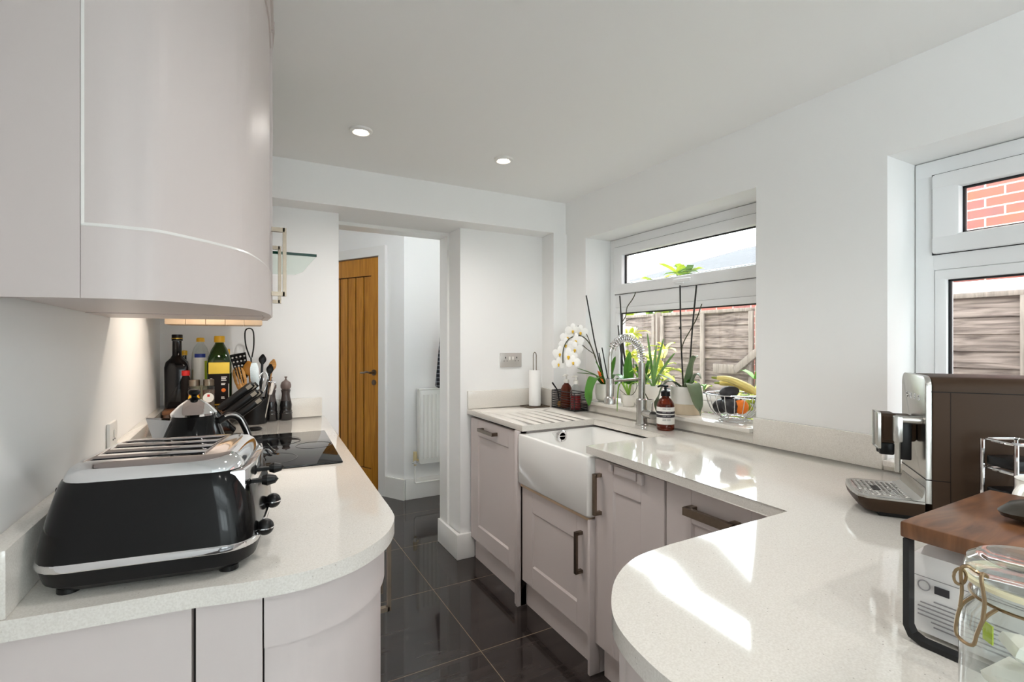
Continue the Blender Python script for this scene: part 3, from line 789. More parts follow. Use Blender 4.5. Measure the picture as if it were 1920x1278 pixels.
# belfast sink
sk = thing('butler_sink', 'white glazed ceramic butler sink with a deep front', 'sink')
def rr3(x0, x1, y0, y1, r, z): return [(a, b, z) for a, b in rrect((x0+x1)/2, (y0+y1)/2, x1-x0, y1-y0, r, 5)]
so = (1.186, 1.665, 1.542, 2.104)
si = (1.215, 1.64, 1.566, 2.080)
g = G().loft([rr3(so[0]+.006, so[1]-.006, so[2]+.006, so[3]-.006, .012, .613), rr3(*so, .014, .622), rr3(*so, .014, .842), rr3(so[0]+.003, so[1]-.003, so[2]+.003, so[3]-.003, .012, .850),
             rr3(so[0]+.010, so[1]-.008, so[2]+.008, so[3]-.008, .012, .8525), rr3(si[0]-.006, si[1]+.004, si[2]-.004, si[3]+.004, .02, .8515), rr3(*si, .025, .844),
             rr3(si[0]+.004, si[1]-.004, si[2]+.004, si[3]-.004, .03, .66), rr3(si[0]+.02, si[1]-.02, si[2]+.02, si[3]-.02, .03, .645)])
obj('basin', g, M_ceramic, sk)
ov = obj('overflow', G().prism([(-.05, 0), (-.032, -.028), (.032, -.028), (.05, 0)], -.012, 0, .003, mtx=T(1.42, 2.078, .845, 0, PI/2)), M_ceramic, sk)
obj('overflow_grille', G().lathe([(.026, -.004), (.030, 0), (.026, .005), (.018, .003), (.018, -.004)], 24, mtx=T(1.42, 2.060, .826, 0, PI/2)).box(1.40, 1.44, 2.058, 2.062, .824, .828), M_chrome, ov)
obj('waste', G().lathe([(0, .004), (.035, .004), (.042, 0), (0, 0)], 28, (1.43, 1.82, .646)), M_chrome, sk)

# spring mixer tap
tp = thing('kitchen_tap', 'brushed steel spring neck mixer tap behind the sink', 'tap', (1.722, 1.816, ZR))
obj('body', G().lathe([(.0, 0), (.031, 0), (.031, .004), (.026, .008), (.026, .125), (.022, .13), (0, .13)], 28), M_steel, tp)
obj('column', G().cyl((0, 0, .13), (0, 0, .305), .0165, n=20), M_steel, tp)
rad = .1; cz = .325
path = [(0, 0, .305), (0, 0, cz)] + [(-rad+rad*math.cos(a), 0, cz+rad*1.0*math.sin(a)) for a in [PI*i/18 for i in range(1, 19)]] + [(-.2, 0, .26), (-.2, 0, .22)]
hose = obj('hose', G().tube(path, .0075, 10), M_steel, tp)
P = smooth_path(path[:17], 6); coil = []
L = len(P)
tot = 0; Ls = [0]
for i in range(1, L): tot += (P[i]-P[i-1]).length; Ls.append(tot)
turns = 22
for k in range(turns*12+1):
    s_ = tot*k/(turns*12); i = 0
    while i < L-2 and Ls[i+1] < s_: i += 1
    f = (s_-Ls[i])/max(1e-6, Ls[i+1]-Ls[i]); p = P[i].lerp(P[i+1], min(1, f)); t_ = (P[min(i+1, L-1)]-P[max(i-1, 0)]).normalized()
    b_ = V((0, 1, 0)); n_ = t_.cross(b_); a = 2*PI*k/12
    coil.append(p+(n_*math.cos(a)+b_*math.sin(a))*.0175)
obj('spring', G().tube(coil, .0028, 6), M_chrome, tp)
obj('holder_arm', G().cyl((0, 0, .225), (-.185, 0, .222), .006, n=12).lathe([(.02, -.012), (.02, .012), (.0165, .012), (.0165, -.012)], 20, (-.2, 0, .222)), M_steel, tp)
obj('spray_head', G().lathe([(0, .228), (.016, .226), (.0195, .22), (.0195, .15), (.0265, .14), (.028, .118), (.025, .114), (0, .114)], 24, (-.2, 0, 0)), M_steel, tp)
lv = obj('lever', G().cyl((0, -.02, .06), (-.02, -.095, .06), .020, n=22).tube([(-.016, -.085, .07), (-.030, -.098, .10), (-.036, -.106, .122)], [.005, .0045, .004], 10), M_steel, tp)

# ------------------------------------------------------------------ toaster
to = thing('toaster', 'black four slot toaster with chrome top on the left worktop', 'toaster', (-.108, 1.112, ZL-.004), -.15)
def rr(lx, ly, r, z, dx=0, dy=0): return [(a, b, z) for a, b in rrect(dx, dy, lx, ly, r, 6)]
obj('base', G().loft([rr(.27, .28, .05, .012), rr(.296, .305, .055, .022), rr(.306, .315, .055, .046)]), M_blackpl, to)
obj('chrome_band', G().loft([rr(.309, .318, .055, .046), rr(.311, .320, .055, .048), rr(.311, .320, .055, .056), rr(.307, .316, .055, .058)]), M_chrome, to)
prof = [(.058, .306, .315), (.075, .303, .312), (.10, .296, .304), (.125, .286, .293), (.15, .275, .281), (.165, .268, .273), (.173, .262, .266)]
obj('body_shell', G().loft([rr(b, c, .05, a) for a, b, c in prof]), M_black, to)
ct = obj('chrome_top', G().loft([rr(.258, .262, .045, .170), rr(.256, .258, .044, .178), rr(.244, .244, .04, .190), rr(.226, .226, .035, .1965), rr(.2, .2, .03, .198)]), M_chrome, to)
cg = G()
for i in range(4):
    y = -.075+i*.05
    cg.box(-.10, .064, y-.011, y+.011, .16, .21)
cut(ct, cg)
for i in range(4):  # black lining stands in for the shade down in the slots
    y = -.075+i*.05
    obj('slot_shade', G().box(-.0998, .0638, y-.0108, y+.0108, .1735, .1755).box(-.0998, .0638, y+.0098, y+.0108, .1745, .1962).box(-.0998, .0638, y-.0108, y-.0098, .1745, .1962).box(-.0998, -.0988, y-.0105, y+.0105, .1745, .1962).box(.0628, .0638, y-.0105, y+.0105, .1745, .1962), M_gasket, ct)
cpn = obj('control_panel', G().prism([(.112, -.125), (.134, -.118), (.142, -.06), (.142, .06), (.134, .118), (.112, .125)], .058, .172, .004), M_chrome, to)
for (y, z) in ((-.085, .142), (.03, .136)):
    obj('lever', G().box(.14, .160, y-.005, y+.005, z-.003, z+.003).lathe([(0, 0), (.008, .002), (.011, .011), (.007, .024), (0, .029)], 16, mtx=T(.155, y, z, 0, 0, PI/2)), M_blackpl, cpn)
for (y, z) in ((-.095, .060), (.035, .068)):
    k_ = obj('dial', G().cyl((.13, y, z), (.158, y, z), .006).ball((.163, y, z), .0145), M_blackpl, cpn)
    obj('dial_mark', G().lathe([(.0146, -.001), (.0150, -.001), (.0150, .001), (.0146, .001), (.0146, -.001)], 24, mtx=T(.163, y, z, 0, 0, 0)), M_chrome, k_)
for (x, y) in ((-.11, -.12), (.11, -.12), (-.11, .12), (.11, .12)):
    obj('foot', G().cyl((x, y, .0045), (x, y, .013), .015, n=18), M_blackpl, to)
obj('cord_tidy', G().box(-.158, -.150, -.05, .05, .10, .15, .004), M_blackpl, to)

# ------------------------------------------------------------------ kettle
kt = thing('kettle', 'black stovetop style kettle with chrome lid behind the toaster', 'kettle', (-.104, 1.50, ZL), .02)
obj('power_base', G().lathe([(0, .0005), (.085, .0005), (.09, .006), (.088, .018), (0, .02)], 36), M_blackpl, kt)
body = obj('body', G().lathe([(0, .0205), (.092, .0205), (.096, .026), (.095, .05), (.090, .09), (.082, .13), (.070, .165), (.060, .19), (.053, .204), (0, .204)], 48), M_black, kt)
obj('chrome_ring', G().lathe([(.0965, .022), (.098, .026), (.098, .036), (.0965, .04), (.09, .04), (.09, .022)], 48), M_chrome, body)
lid = obj('lid', G().lathe([(0, .205), (.0555, .2045), (.0565, .210), (.0535, .214), (.036, .231), (.018, .244), (0, .246)], 40), M_chrome, kt)
obj('knob', G().lathe([(.016, .2445), (.007, .250), (.007, .254), (.0145, .259), (.0155, .265), (.011, .270), (0, .272)], 24), M_blackpl, lid)
obj('spout', G().loft([[(-.060, -.026, .10), (-.060, .026, .10), (-.052, .024, .196), (-.052, -.024, .196)], [(-.088, -.018, .135), (-.088, .018, .135), (-.082, .02, .199), (-.082, -.02, .199)], [(-.104, -.008, .18), (-.104, .008, .18), (-.110, .012, .203), (-.110, -.012, .203)]]), M_chrome, kt)
hp_ = smooth_path([(.058, 0, .182), (.085, 0, .196), (.112, 0, .188), (.132, 0, .15), (.146, 0, .10), (.150, 0, .055), (.118, 0, .044), (.094, 0, .046)], 6)
hk = obj('handle', G().tube(hp_, .0095, 12), M_blackpl, kt)
obj('handle_inlay', G().tube([p+V((0, -.0085, .004)) for p in hp_[4:34]], .003, 8), M_chrome, hk)

kt.scale = (.9, .9, .985)

# ------------------------------------------------------------------ far left corner: riser, bottles, jars
ri = thing('wooden_riser', 'low dark wooden riser shelf carrying the oil bottles', 'shelf', (-.165, 2.585, ZL))
obj('shelf_board', G().box(-.118, .118, -.115, .12, .085, .10, .002), M_walnut, ri)
for x in (-.105, .105): obj('leg', G().box(x-.01, x+.01, -.10, .11, .0005, .085, .001), M_walnut, ri)
ZS = ZL+.1005
def lab(r, z0, z1, a0, a1, n=16, off=.0008):
    """curved label patch on a bottle; angle 0 faces the room's near side (-y)"""
    g = G(); rings = []
    for i in range(n+1):
        a = a0+(a1-a0)*i/n; x, y = math.sin(a), -math.cos(a)
        rings.append([(x*r, y*r, z0), (x*r, y*r, z1), (x*(r+off), y*(r+off), z1), (x*(r+off), y*(r+off), z0)])
    return g.loft(rings)
b = thing('oil_bottle', 'tall black glass bottle with a narrow square neck nearest the corner', 'bottle', (-.243, 2.60, ZS), 0, 'bottles on the riser')
obj('body', G().loft([rr(.082, .082, .015, .0005), rr(.086, .086, .015, .008), rr(.088, .088, .015, .175), rr(.080, .080, .02, .198), rr(.05, .05, .02, .215), rr(.035, .035, .012, .228), rr(.034, .034, .012, .29)]), M_darkb, b)
obj('cap', G().lathe([(0, .2905), (.0205, .2905), (.0205, .316), (.018, .318), (0, .318)], 20), M_blackpl, b)
obj('neck_band', G().lathe([(.021, .299), (.0215, .299), (.0215, .303), (.021, .303), (.021, .299)], 24), M_gold, b)
obj('label', G().box(-.0448, -.0435, -.03, .03, .02, .15).box(.0435, .0448, -.03, .03, .02, .15), M_white, b)
b = thing('oil_bottle', 'clear plastic oil bottle with yellow cap and blue banded label', 'bottle', (-.160, 2.658, ZS), 0, 'bottles on the riser')
obj('body', G().lathe([(0, .0005), (.032, .0005), (.0355, .006), (.036, .11), (.0355, .20), (.033, .235), (.025, .262), (.014, .276), (.0135, .285), (0, .285)], 32), M_clearpl, b)
obj('oil', G().lathe([(0, .002), (.033, .004), (.034, .11), (.0335, .16), (0, .16)], 28), M_cream, b)
obj('label', lab(.0363, .09, .215, -.75, .75), M_white, b)
obj('label_band', lab(.0360, .215, .232, -.6, .6), M_blue, b)
obj('label_side', lab(.0371, .09, .20, .5, .95), M_lime, b)
obj('cap', G().lathe([(0, .2855), (.0165, .2855), (.0165, .300), (.012, .305), (0, .305)], 20), M_yellow, b)
b = thing('oil_bottle', 'green glass olive oil bottle with gold and black label', 'bottle', (-.083, 2.585, ZS), 0, 'bottles on the riser')
obj('body', G().loft([rr(.088, .088, .02, .0005), rr(.092, .092, .02, .006), rr(.094, .094, .02, .19), rr(.088, .088, .03, .215), rr(.065, .065, .03, .25), rr(.038, .038, .018, .275), rr(.034, .034, .016, .283)]), M_greenb, b)
obj('cap', G().lathe([(0, .2835), (.021, .2835), (.0215, .300), (.0205, .312), (0, .313)], 24), M_yellow, b)
lb = obj('label', G().box(-.040, .040, -.0482, -.0468, .012, .145).box(.0468, .0482, -.04, .04, .012, .145), M_labelblk, b)
obj('gold_band', G().box(-.040, .040, -.0484, -.0468, .145, .195), M_gold, lb)
obj('gold_line', G().box(-.040, .040, -.0484, -.0468, .006, .012), M_gold, lb)
g = G()
for z, w in ((.128, .022), (.121, .018), (.114, .020), (.10, .016), (.095, .014), (.04, .012), (.034, .014)): g.box(.008, .008+w, -.0490, -.0480, z, z+.0035)
g.box(-.034, -.026, -.0490, -.0480, .02, .06).box(-.034, -.026, -.0490, -.0480, .11, .125).box(.036, .038, -.049, -.048, .02, .10)
obj('lettering', g, M_white, lb)
obj('seal_mark', G().cyl((.017, -.0478, .072), (.017, -.0492, .072), .0085, n=20), M_orange, lb)
b = thing('small_bottle', 'small bottle with a yellow cap half hidden behind the black bottle', 'bottle', (-.224, 2.672, ZS), 0, 'bottles on the riser')
obj('body', G().lathe([(0, .0005), (.022, .0005), (.024, .005), (.024, .16), (.010, .20), (.010, .225), (0, .225)], 20), M_darkb, b)
obj('cap', G().lathe([(0, .2255), (.013, .2255), (.013, .246), (0, .248)], 16), M_yellow, b)
b = thing('small_bottle', 'small yellow topped bottle behind the green olive oil bottle', 'bottle', (-.058, 2.668, ZS), 0, 'bottles on the riser')
obj('body', G().lathe([(0, .0005), (.022, .0005), (.024, .005), (.024, .16), (.012, .20), (.012, .225), (0, .225)], 20), M_cream, b)
obj('cap', G().lathe([(0, .2255), (.015, .2255), (.015, .252), (0, .254)], 16), M_yellow, b)
b = thing('small_bottle', 'bottle with a red screw top below the blue banded oil bottle', 'bottle', (-.207, 2.545, ZS), 0, 'bottles on the riser')
obj('body', G().lathe([(0, .0005), (.016, .0005), (.0175, .004), (.0175, .125), (.012, .14), (0, .14)], 20), M_labelblk, b)
obj('cap', G().lathe([(0, .1405), (.0155, .1405), (.0155, .162), (0, .164)], 16), M_red, b)
def jar(x, y, fill, lbm, label, square):
    b = thing('spice_jar', label, 'jar', (x, y, ZS), 0, 'spice jars on the riser')
    obj('glass', G().lathe([(0, .0005), (.0215, .0005), (.023, .003), (.023, .09), (.019, .098), (0, .098)], 28), M_clearpl, b)
    obj('spice', G().lathe([(0, .0025), (.0205, .003), (.0212, .08), (0, .082)], 24), fill, b)
    obj('lid', G().lathe([(0, .0985), (.0205, .0985), (.0205, .123), (.019, .125), (0, .125)], 24), M_nickel, b)
    rings = []; l = obj('label', G().cyl((0, -.0226, .048), (0, -.0245, .048), .0205, n=24), lbm, b)
    obj('label_mark', G().box(-.004, .005, -.0252, -.0246, .052, .062) if square else G().box(-.012, .012, -.0252, -.0246, .044, .047).box(-.009, .009, -.0252, -.0246, .038, .0405), M_red if square else M_labelblk, l)
jar(-.172, 2.492, M_paprika, M_yellow, 'glass spice jar of orange powder with a yellow oval label', False)
jar(-.120, 2.492, M_pepper, M_white, 'glass spice jar with a white label and red square', True)

# knife block and knives
kb = thing('knife_block', 'slanted black knife block behind the kettle handle', 'knife block', (-.122, 2.33, ZL))
ka = math.radians(38)    # handles rise towards the aisle at this angle
dk = V((math.cos(ka), 0, math.sin(ka))); nk = V((-math.sin(ka), 0, math.cos(ka)))
obj('block_body', G().prism([(-.075, .0005), (.085, .0005), (.105, .03), (.030, .126), (-.075, .04)], -.045, .045, .004, mtx=Matrix.Rotation(PI/2, 4, 'X')), M_black, kb)
KN = ['front lower', '', '', '', '', '']
kl = ['black handled knife lowest in the front row of the block', 'black handled knife in the middle of the front row of the block', 'black handled knife topmost in the front row of the block',
      'black handled knife at the back of the block, the lower of two', 'black handled knife at the back of the block, the upper of two']
spots = [(.004, -.024, .15), (.040, -.024, .155), (.076, -.024, .16), (.026, .022, .165), (.062, .022, .17)]
for i, (u, yy, ln) in enumerate(spots):
    base = V((.090, 0, .058)) - dk*0 + V((-math.sin(ka)*u*.95, 0, math.cos(ka)*u*.95)) + V((-.004, yy, 0))
    k_ = thing('kitchen_knife', kl[i], 'knife', (V((-.122, 2.33, ZL))+base), 0, 'knives in the knife block')
    rings = []
    for q, w, h in ((.004, .006, .010), (.02, .008, .013), (ln*.5, .0085, .0145), (ln-.02, .009, .0155), (ln, .006, .011)):
        c_ = dk*q; bn = V((0, 1, 0))
        rings.append([c_+bn*w*math.cos(a)+nk*h*math.sin(a) for a in [2*PI*j/12 for j in range(12)]])
    hn = obj('handle', G().loft(rings), M_blackpl, k_)
    g = G(); p = dk*(ln-.03)
    g.loft([[p+V((0, -.0088, 0))+nk*s1*.0075+V((0, s2*.0012, 0)) + dk*t3 for s1, s2 in ((-1, -1), (1, -1), (1, 1), (-1, 1))] for t3 in (0, .022)])
    obj('end_plate', g, M_pewter, hn)

# utensil pot and utensils
up_ = (.062, 2.635)
ut = thing('utensil_pot', 'black round utensil pot beside the knife block', 'pot', (up_[0], up_[1], ZL))
obj('pot_body', G().lathe([(0, .0005), (.047, .0005), (.05, .004), (.052, .12), (.050, .12), (.047, .01), (0, .01)], 32), M_blackpl, ut)
def tool(name, label, cat, tip, foot, build):
    t = thing(name, label, cat, (up_[0]+foot[0], up_[1]+foot[1], ZL+.012), 0, 'utensils in the black pot')
    build(t, V(tip)); return t
def stick(r, a, b): return G().tube([a, b], r, 10)
# slotted spatula
def b1(t, tip):
    d = tip.normalized()
    obj('handle', stick(.004, (0, 0, 0), d*.215), M_blackpl, t)
    s = V((0, 0, 1)).cross(V((0, 1, 0))); sd = V((1, 0, 0)) - d*d.x; sd.normalize(); n = sd.cross(d)
    o = obj('blade', G().loft([[d*a+sd*w+n*.0012, d*a+sd*w-n*.0012, d*a-sd*w-n*.0012, d*a-sd*w+n*.0012] for a, w in ((.205, .018), (.23, .028), (.325, .034))]), M_blackpl, t)
    cg = G()
    for r_ in range(5):
        for c_ in range(4):
            p = d*(.225+r_*.021)+sd*((c_-1.5)*(.0125+.001*r_))
            cg.cyl(p-n*.01, p+n*.01, .0042, n=10)
    cut(o, cg)
tool('slotted_spatula', 'black slotted spatula with round holes standing in the utensil pot', 'spatula', (-.19, .02, .98), (-.012, .02), b1)
def loop_tool(t, tip):
    d = tip.normalized(); sd = V((1, 0, 0)) - d*d.x; sd.normalize()
    obj('handle', stick(.0035, (0, 0, 0), d*.30), M_blackpl, t)
    obj('wire_loop', G().tube(smooth_path([d*.30-sd*.004, d*.36-sd*.018, d*.425-sd*.017, d*.44, d*.425+sd*.017, d*.36+sd*.016, d*.30+sd*.004], 5), .0032, 8), M_blackpl, t)
tool('masher', 'black wire loop masher rising above the slotted spatula', 'utensil', (-.06, .06, .99), (.0, .03), loop_tool)
def fork(t, tip):
    d = tip.normalized(); sd = V((1, 0, 0)) - d*d.x; sd.normalize(); n = sd.cross(d)
    obj('handle', stick(.006, (0, 0, 0), d*.15), M_wood, t)
    o = obj('head', G().loft([[d*a+sd*w*math.cos(q)+n*.004*math.sin(q) for q in [2*PI*j/14 for j in range(14)]] for a, w in ((.14, .007), (.165, .02), (.20, .026), (.235, .026), (.255, .02), (.262, .010))]), M_wood, t)
    cg = G()
    for c_ in (-.011, 0, .011): cg.loft([[d*a+sd*(c_+e*.0022)+n*f for e, f in ((-1, -.02), (1, -.02), (1, .02), (-1, .02))] for a in (.185, .275)])
    cut(o, cg)
tool('wooden_fork', 'wooden slotted fork leaning left in the utensil pot', 'fork', (-.20, -.06, .97), (-.022, -.012), fork)
def spoon(m, ln, hw, hl):
    def f(t, tip):
        d = tip.normalized(); sd = V((1, 0, 0)) - d*d.x; sd.normalize(); n = sd.cross(d)
        obj('handle', stick(.0055, (0, 0, 0), d*ln), m, t)
        rings = []
        for i in range(9):
            u = i/8; w = max(.004, hw*math.sin(PI*(.08+.86*u))); off = -.006*math.sin(PI*u)
            rings.append([d*(ln-.005+hl*u)+sd*w*math.cos(q)+n*(.004*math.sin(q)+off) for q in [2*PI*j/14 for j in range(14)]])
        obj('bowl', G().loft(rings), m, t)
    return f
tool('wooden_spoon', 'pale wooden spoon at the right of the utensil pot', 'spoon', (.19, .02, .98), (.024, .020), spoon(M_wood, .24, .017, .06))
tool('wooden_spoon', 'darker wooden spoon in the middle of the utensil pot', 'spoon', (-.09, .03, .99), (-.004, .0), spoon(M_oak, .22, .026, .07))
tool('ladle', 'tall black nylon spoon at the back of the utensil pot', 'spoon', (.06, .05, .99), (.014, .030), spoon(M_blackpl, .27, .017, .05))
tool('ladle', 'shorter black nylon spoon next to the pale wooden spoon', 'spoon', (.13, .01, .99), (.03, -.004), spoon(M_blackpl, .225, .016, .05))
def turner(t, tip):
    d = tip.normalized(); sd = V((1, 0, 0)) - d*d.x; sd.normalize(); n = sd.cross(d)
    obj('handle', stick(.005, (0, 0, 0), d*.13), M_blackpl, t)
    obj('blade', G().loft([[d*a+sd*w+n*.001, d*a+sd*w-n*.001, d*a-sd*w-n*.001, d*a-sd*w+n*.001] for a, w in ((.12, .006), (.15, .017), (.25, .018), (.275, .012))]), M_steel, t)
tool('palette_knife', 'steel palette knife blade in the middle of the utensil pot', 'utensil', (-.03, -.03, .99), (.002, -.02), turner)
def whisk(t, tip):
    d = tip.normalized(); sd = V((1, 0, 0)) - d*d.x; sd.normalize(); n = sd.cross(d)
    obj('handle', stick(.006, (0, 0, 0), d*.12), M_steel, t)
    g = G()
    for k in range(4):
        a = PI*k/4; e = sd*math.cos(a)+n*math.sin(a)
        g.tube(smooth_path([d*.118+e*.004, d*.17+e*.018, d*.21+e*.020, d*.235, d*.21-e*.020, d*.17-e*.018, d*.118-e*.004], 5), .0012, 6)
    obj('wires', g, M_chrome, t)
tool('whisk', 'cream wire balloon whisk leaning right in the utensil pot', 'whisk', (.13, -.06, .97), (.006, -.004), whisk)
def cup(t, tip):
    d = tip.normalized(); sd = V((1, 0, 0)) - d*d.x; sd.normalize(); n = sd.cross(d)
    obj('handle', stick(.004, (0, 0, 0), d*.14), M_steel, t)
    rg = []
    for a, r_ in ((.13, .009), (.132, .010), (.19, .018), (.19, .0165), (.135, .009)):
        rg.append([d*a+(sd*math.cos(q)+n*math.sin(q))*r_ for q in [2*PI*j/20 for j in range(20)]])
    obj('measure', G().loft(rg), M_chrome, t)
tool('measuring_scoop', 'small chrome conical scoop beside the left pepper mill', 'scoop', (.17, -.12, .96), (.036, -.024), cup)

# pepper and salt mills
pm = thing('pepper_mill', 'grey to black pepper mill nearer the utensil pot', 'mill', (.131, 2.69, ZL), 0, 'pepper mills')
obj('base', G().lathe([(0, .0005), (.029, .0005), (.030, .004), (.029, .03), (.031, .034), (.028, .038), (.029, .045), (.0265, .05), (.027, .058), (.028, .075), (.024, .095)], 28), M_mill_base, pm)
obj('waist', G().lathe([(.024, .0952), (.020, .112), (.0185, .130), (.021, .142), (.023, .147), (.019, .150), (0, .150)], 28), M_mill_mid, pm)
obj('head', G().lathe([(0, .1505), (.018, .1505), (.021, .156), (.024, .160), (.0245, .172), (.021, .184), (.013, .192), (.007, .195), (.005, .2), (0, .2)], 28), M_mill_top, pm)
obj('finial', G().lathe([(0, .2), (.004, .2), (.003, .206), (.007, .210), (.006, .214), (0, .2145)], 16), M_mill_top, pm)
dup(pm, (.197, 2.69, ZL), 0, 'grey to black salt mill nearer the doorway')
# orange scraper lying behind the kettle, small black clip
tag(obj('spatula_head', G().loft([[V((x, y*w, z)) for y, z in ((-1, 0), (1, 0), (1, .008), (-1, .008))] for x, w in ((0, .016), (.02, .022), (.06, .026), (.075, .016))], mtx=T(-.055, 2.20, ZL+.0005, -.9)), M_orange), 'small orange silicone head lying behind the kettle handle', 'utensil')
tag(obj('lid', G().lathe([(0, .0005), (.026, .0005), (.03, .006), (.022, .012), (0, .013)], 24, (.055, 2.44, ZL)), M_blackpl), 'small black lid lying in front of the utensil pot', 'lid')

# ------------------------------------------------------------------ draining board side
ph = thing('paper_towel_holder', 'wire paper towel holder with a square foot in the back corner', 'holder', (1.612, 2.64, ZR))
obj('foot_plate', G().tube([(a, b, .004) for a, b in rrect(0, 0, .15, .125, .012, 4)], .0035, 8, closed=True).tube([(-.07, 0, .004), (.07, 0, .004)], .003, 8).tube([(a, b, .004) for a, b in rrect(0, 0, .09, .075, .01, 4)], .003, 8, closed=True), M_pewter, ph)
obj('post', G().tube([(-.011, 0, .004), (-.011, 0, .32), (-.008, 0, .335), (0, 0, .34), (.008, 0, .335), (.011, 0, .32), (.011, 0, .004)], .0028, 8), M_pewter, ph)
tag(obj('paper_roll', G().lathe([(.018, .0), (.036, .0), (.0365, .003), (.0365, .217), (.036, .22), (.018, .22), (.018, .0)], 36), M_paper), 'nearly used white paper towel roll on its holder', 'paper roll').location = (1.612, 2.64, ZR+.009)

ca = thing('wire_caddy', 'black wire sink caddy holding two pump bottles', 'caddy', (1.735, 2.445, ZR))
cx, cy, ch = .047, .118, .108
g = G()
for i in range(8):
    z = .006+i*(ch-.006)/7
    g.tube([(a, b, z) for a, b in rrect(0, 0, 2*cx, 2*cy, .008, 3)], .0018 if i not in (0, 7) else .003, 6, closed=True)
for x, y in [(sx*cx, sy*cy) for sx in (-1, 1) for sy in (-1, 1)]: g.cyl((x*.985, y*.985, .001), (x*.985, y*.985, ch), .0025, n=8)
for k in range(9): g.cyl((-cx, -cy+.03*k-.0, .004), (cx, -cy+.03*k, .004), .0015, n=6)
obj('wire_frame', g, M_blackmt, ca)
def pump_bottle(loc, rz, label, glass, liquid, lh, pumpm, grp, h=.14, r=.034):
    b = thing('pump_bottle', label, 'bottle', loc, rz, grp)
    obj('glass', G().lathe([(0, .0005), (r*.95, .0005), (r, .005), (r, h*.66), (r*.93, h*.76), (r*.68, h*.9), (r*.4, h*.97), (r*.38, h), (0, h)], 32), glass, b)
    if liquid: obj('soap', G().lathe([(0, .003), (r*.90, .004), (r*.93, .008), (r*.93, lh), (0, lh)], 28), liquid, b)
    p = obj('pump', G().lathe([(0, h+.0005), (r*.46, h+.0005), (r*.46, h+.018), (r*.3, h+.022), (.0045, h+.024), (.0045, h+.04), (.011, h+.042), (.011, h+.05), (0, h+.052)], 20), pumpm, b)
    obj('nozzle', G().tube([(0, 0, h+.046), (-.02, 0, h+.047), (-.034, 0, h+.041)], [.006, .0055, .004], 8), pumpm, p)
    return b
pump_bottle((1.737, 2.476, ZR+.0065), .3, 'amber glass pump bottle at the back of the wire caddy', M_amber, None, 0, M_white, 'bottles in the wire caddy', h=.15, r=.036)
pump_bottle((1.737, 2.38, ZR+.0065), .2, 'clear pump bottle of red soap at the front of the wire caddy', M_clearpl, M_redliq, .085, M_white, 'bottles in the wire caddy', h=.15, r=.034)
br = thing('dish_brush', 'black handled dish brush poking out of the wire caddy', 'brush', (1.728, 2.538, ZR+.007), 0)
obj('handle', G().tube([(0, 0, .03), (-.012, .002, .10), (-.045, .012, .148)], [.004, .004, .0055], 8), M_blackpl, br)
obj('bristle_head', G().lathe([(0, .0005), (.011, .0005), (.013, .02), (.009, .03), (0, .034)], 14), M_wood, br)

# amber hand soap by the tap
sb = thing('soap_bottle', 'amber hand soap bottle with black pump and banded white label beside the tap', 'bottle', (1.722, 1.662, ZR), -.5)
obj('glass', G().lathe([(0, .0005), (.036, .0005), (.0395, .005), (.0395, .112), (.037, .124), (.026, .142), (.017, .150), (.016, .156), (0, .156)], 36), M_amber, sb)
p = obj('pump', G().lathe([(0, .1565), (.0205, .1565), (.0205, .178), (.014, .182), (.006, .184), (.006, .196), (.013, .198), (.013, .207), (0, .208)], 24), M_blackpl, sb)
obj('nozzle', G().tube([(0, 0, .203), (-.025, 0, .204), (-.036, 0, .198)], [.006, .0055, .004], 8), M_blackpl, p)
lb = obj('label', G().lathe([(.0397, .030), (.0402, .030), (.0402, .108), (.0397, .108), (.0397, .030)], 36), M_white, sb)
obj('label_band', G().lathe([(.0403, .078), (.0406, .078), (.0406, .089), (.0403, .089), (.0403, .078)], 36).lathe([(.0403, .061), (.0406, .061), (.0406, .0735), (.0403, .0735), (.0403, .061)], 36), M_printd, lb)
g = G()
for z in (.0835, .067, .054, .048, .100):
    for a in (-2.2, -1.7):
        g.loft([[(r_*math.cos(q), r_*math.sin(q), zz) for r_, zz in ((.0404, z), (.0409, z), (.0409, z+.0025), (.0404, z+.0025))] for q in [a+.42*j/5 for j in range(6)]])
obj('lettering', g, M_print, lb)

# ------------------------------------------------------------------ plants on the sill
SZ = .9565
def pot(name, label, loc, prof, m, m2=None, soil=.8, group='plant pots on the sill'):
    t = thing(name, label, 'potted plant', loc, 0, group)
    obj('pot', G().lathe(prof, 36), m, t)
    return t
def potprof(rb, rt, h, th=.004): return [(0, .0005), (rb, .0005), (rb+.002, .003), (rt, h), (rt-th, h), (rb-th+.001, .012), (0, .012)]
def soil(t, r, z): obj('soil', G().lathe([(0, z-.004), (r, z-.004), (r, z), (r*.5, z+.004), (0, z+.005)], 20), M_soil, t)
def leaves(t, specs, m, name='leaf'):
    for path, w, fold in specs: obj(name, G().leaf([tuple(p) for p in smooth_path(path, 5)], w, fold), m, t)

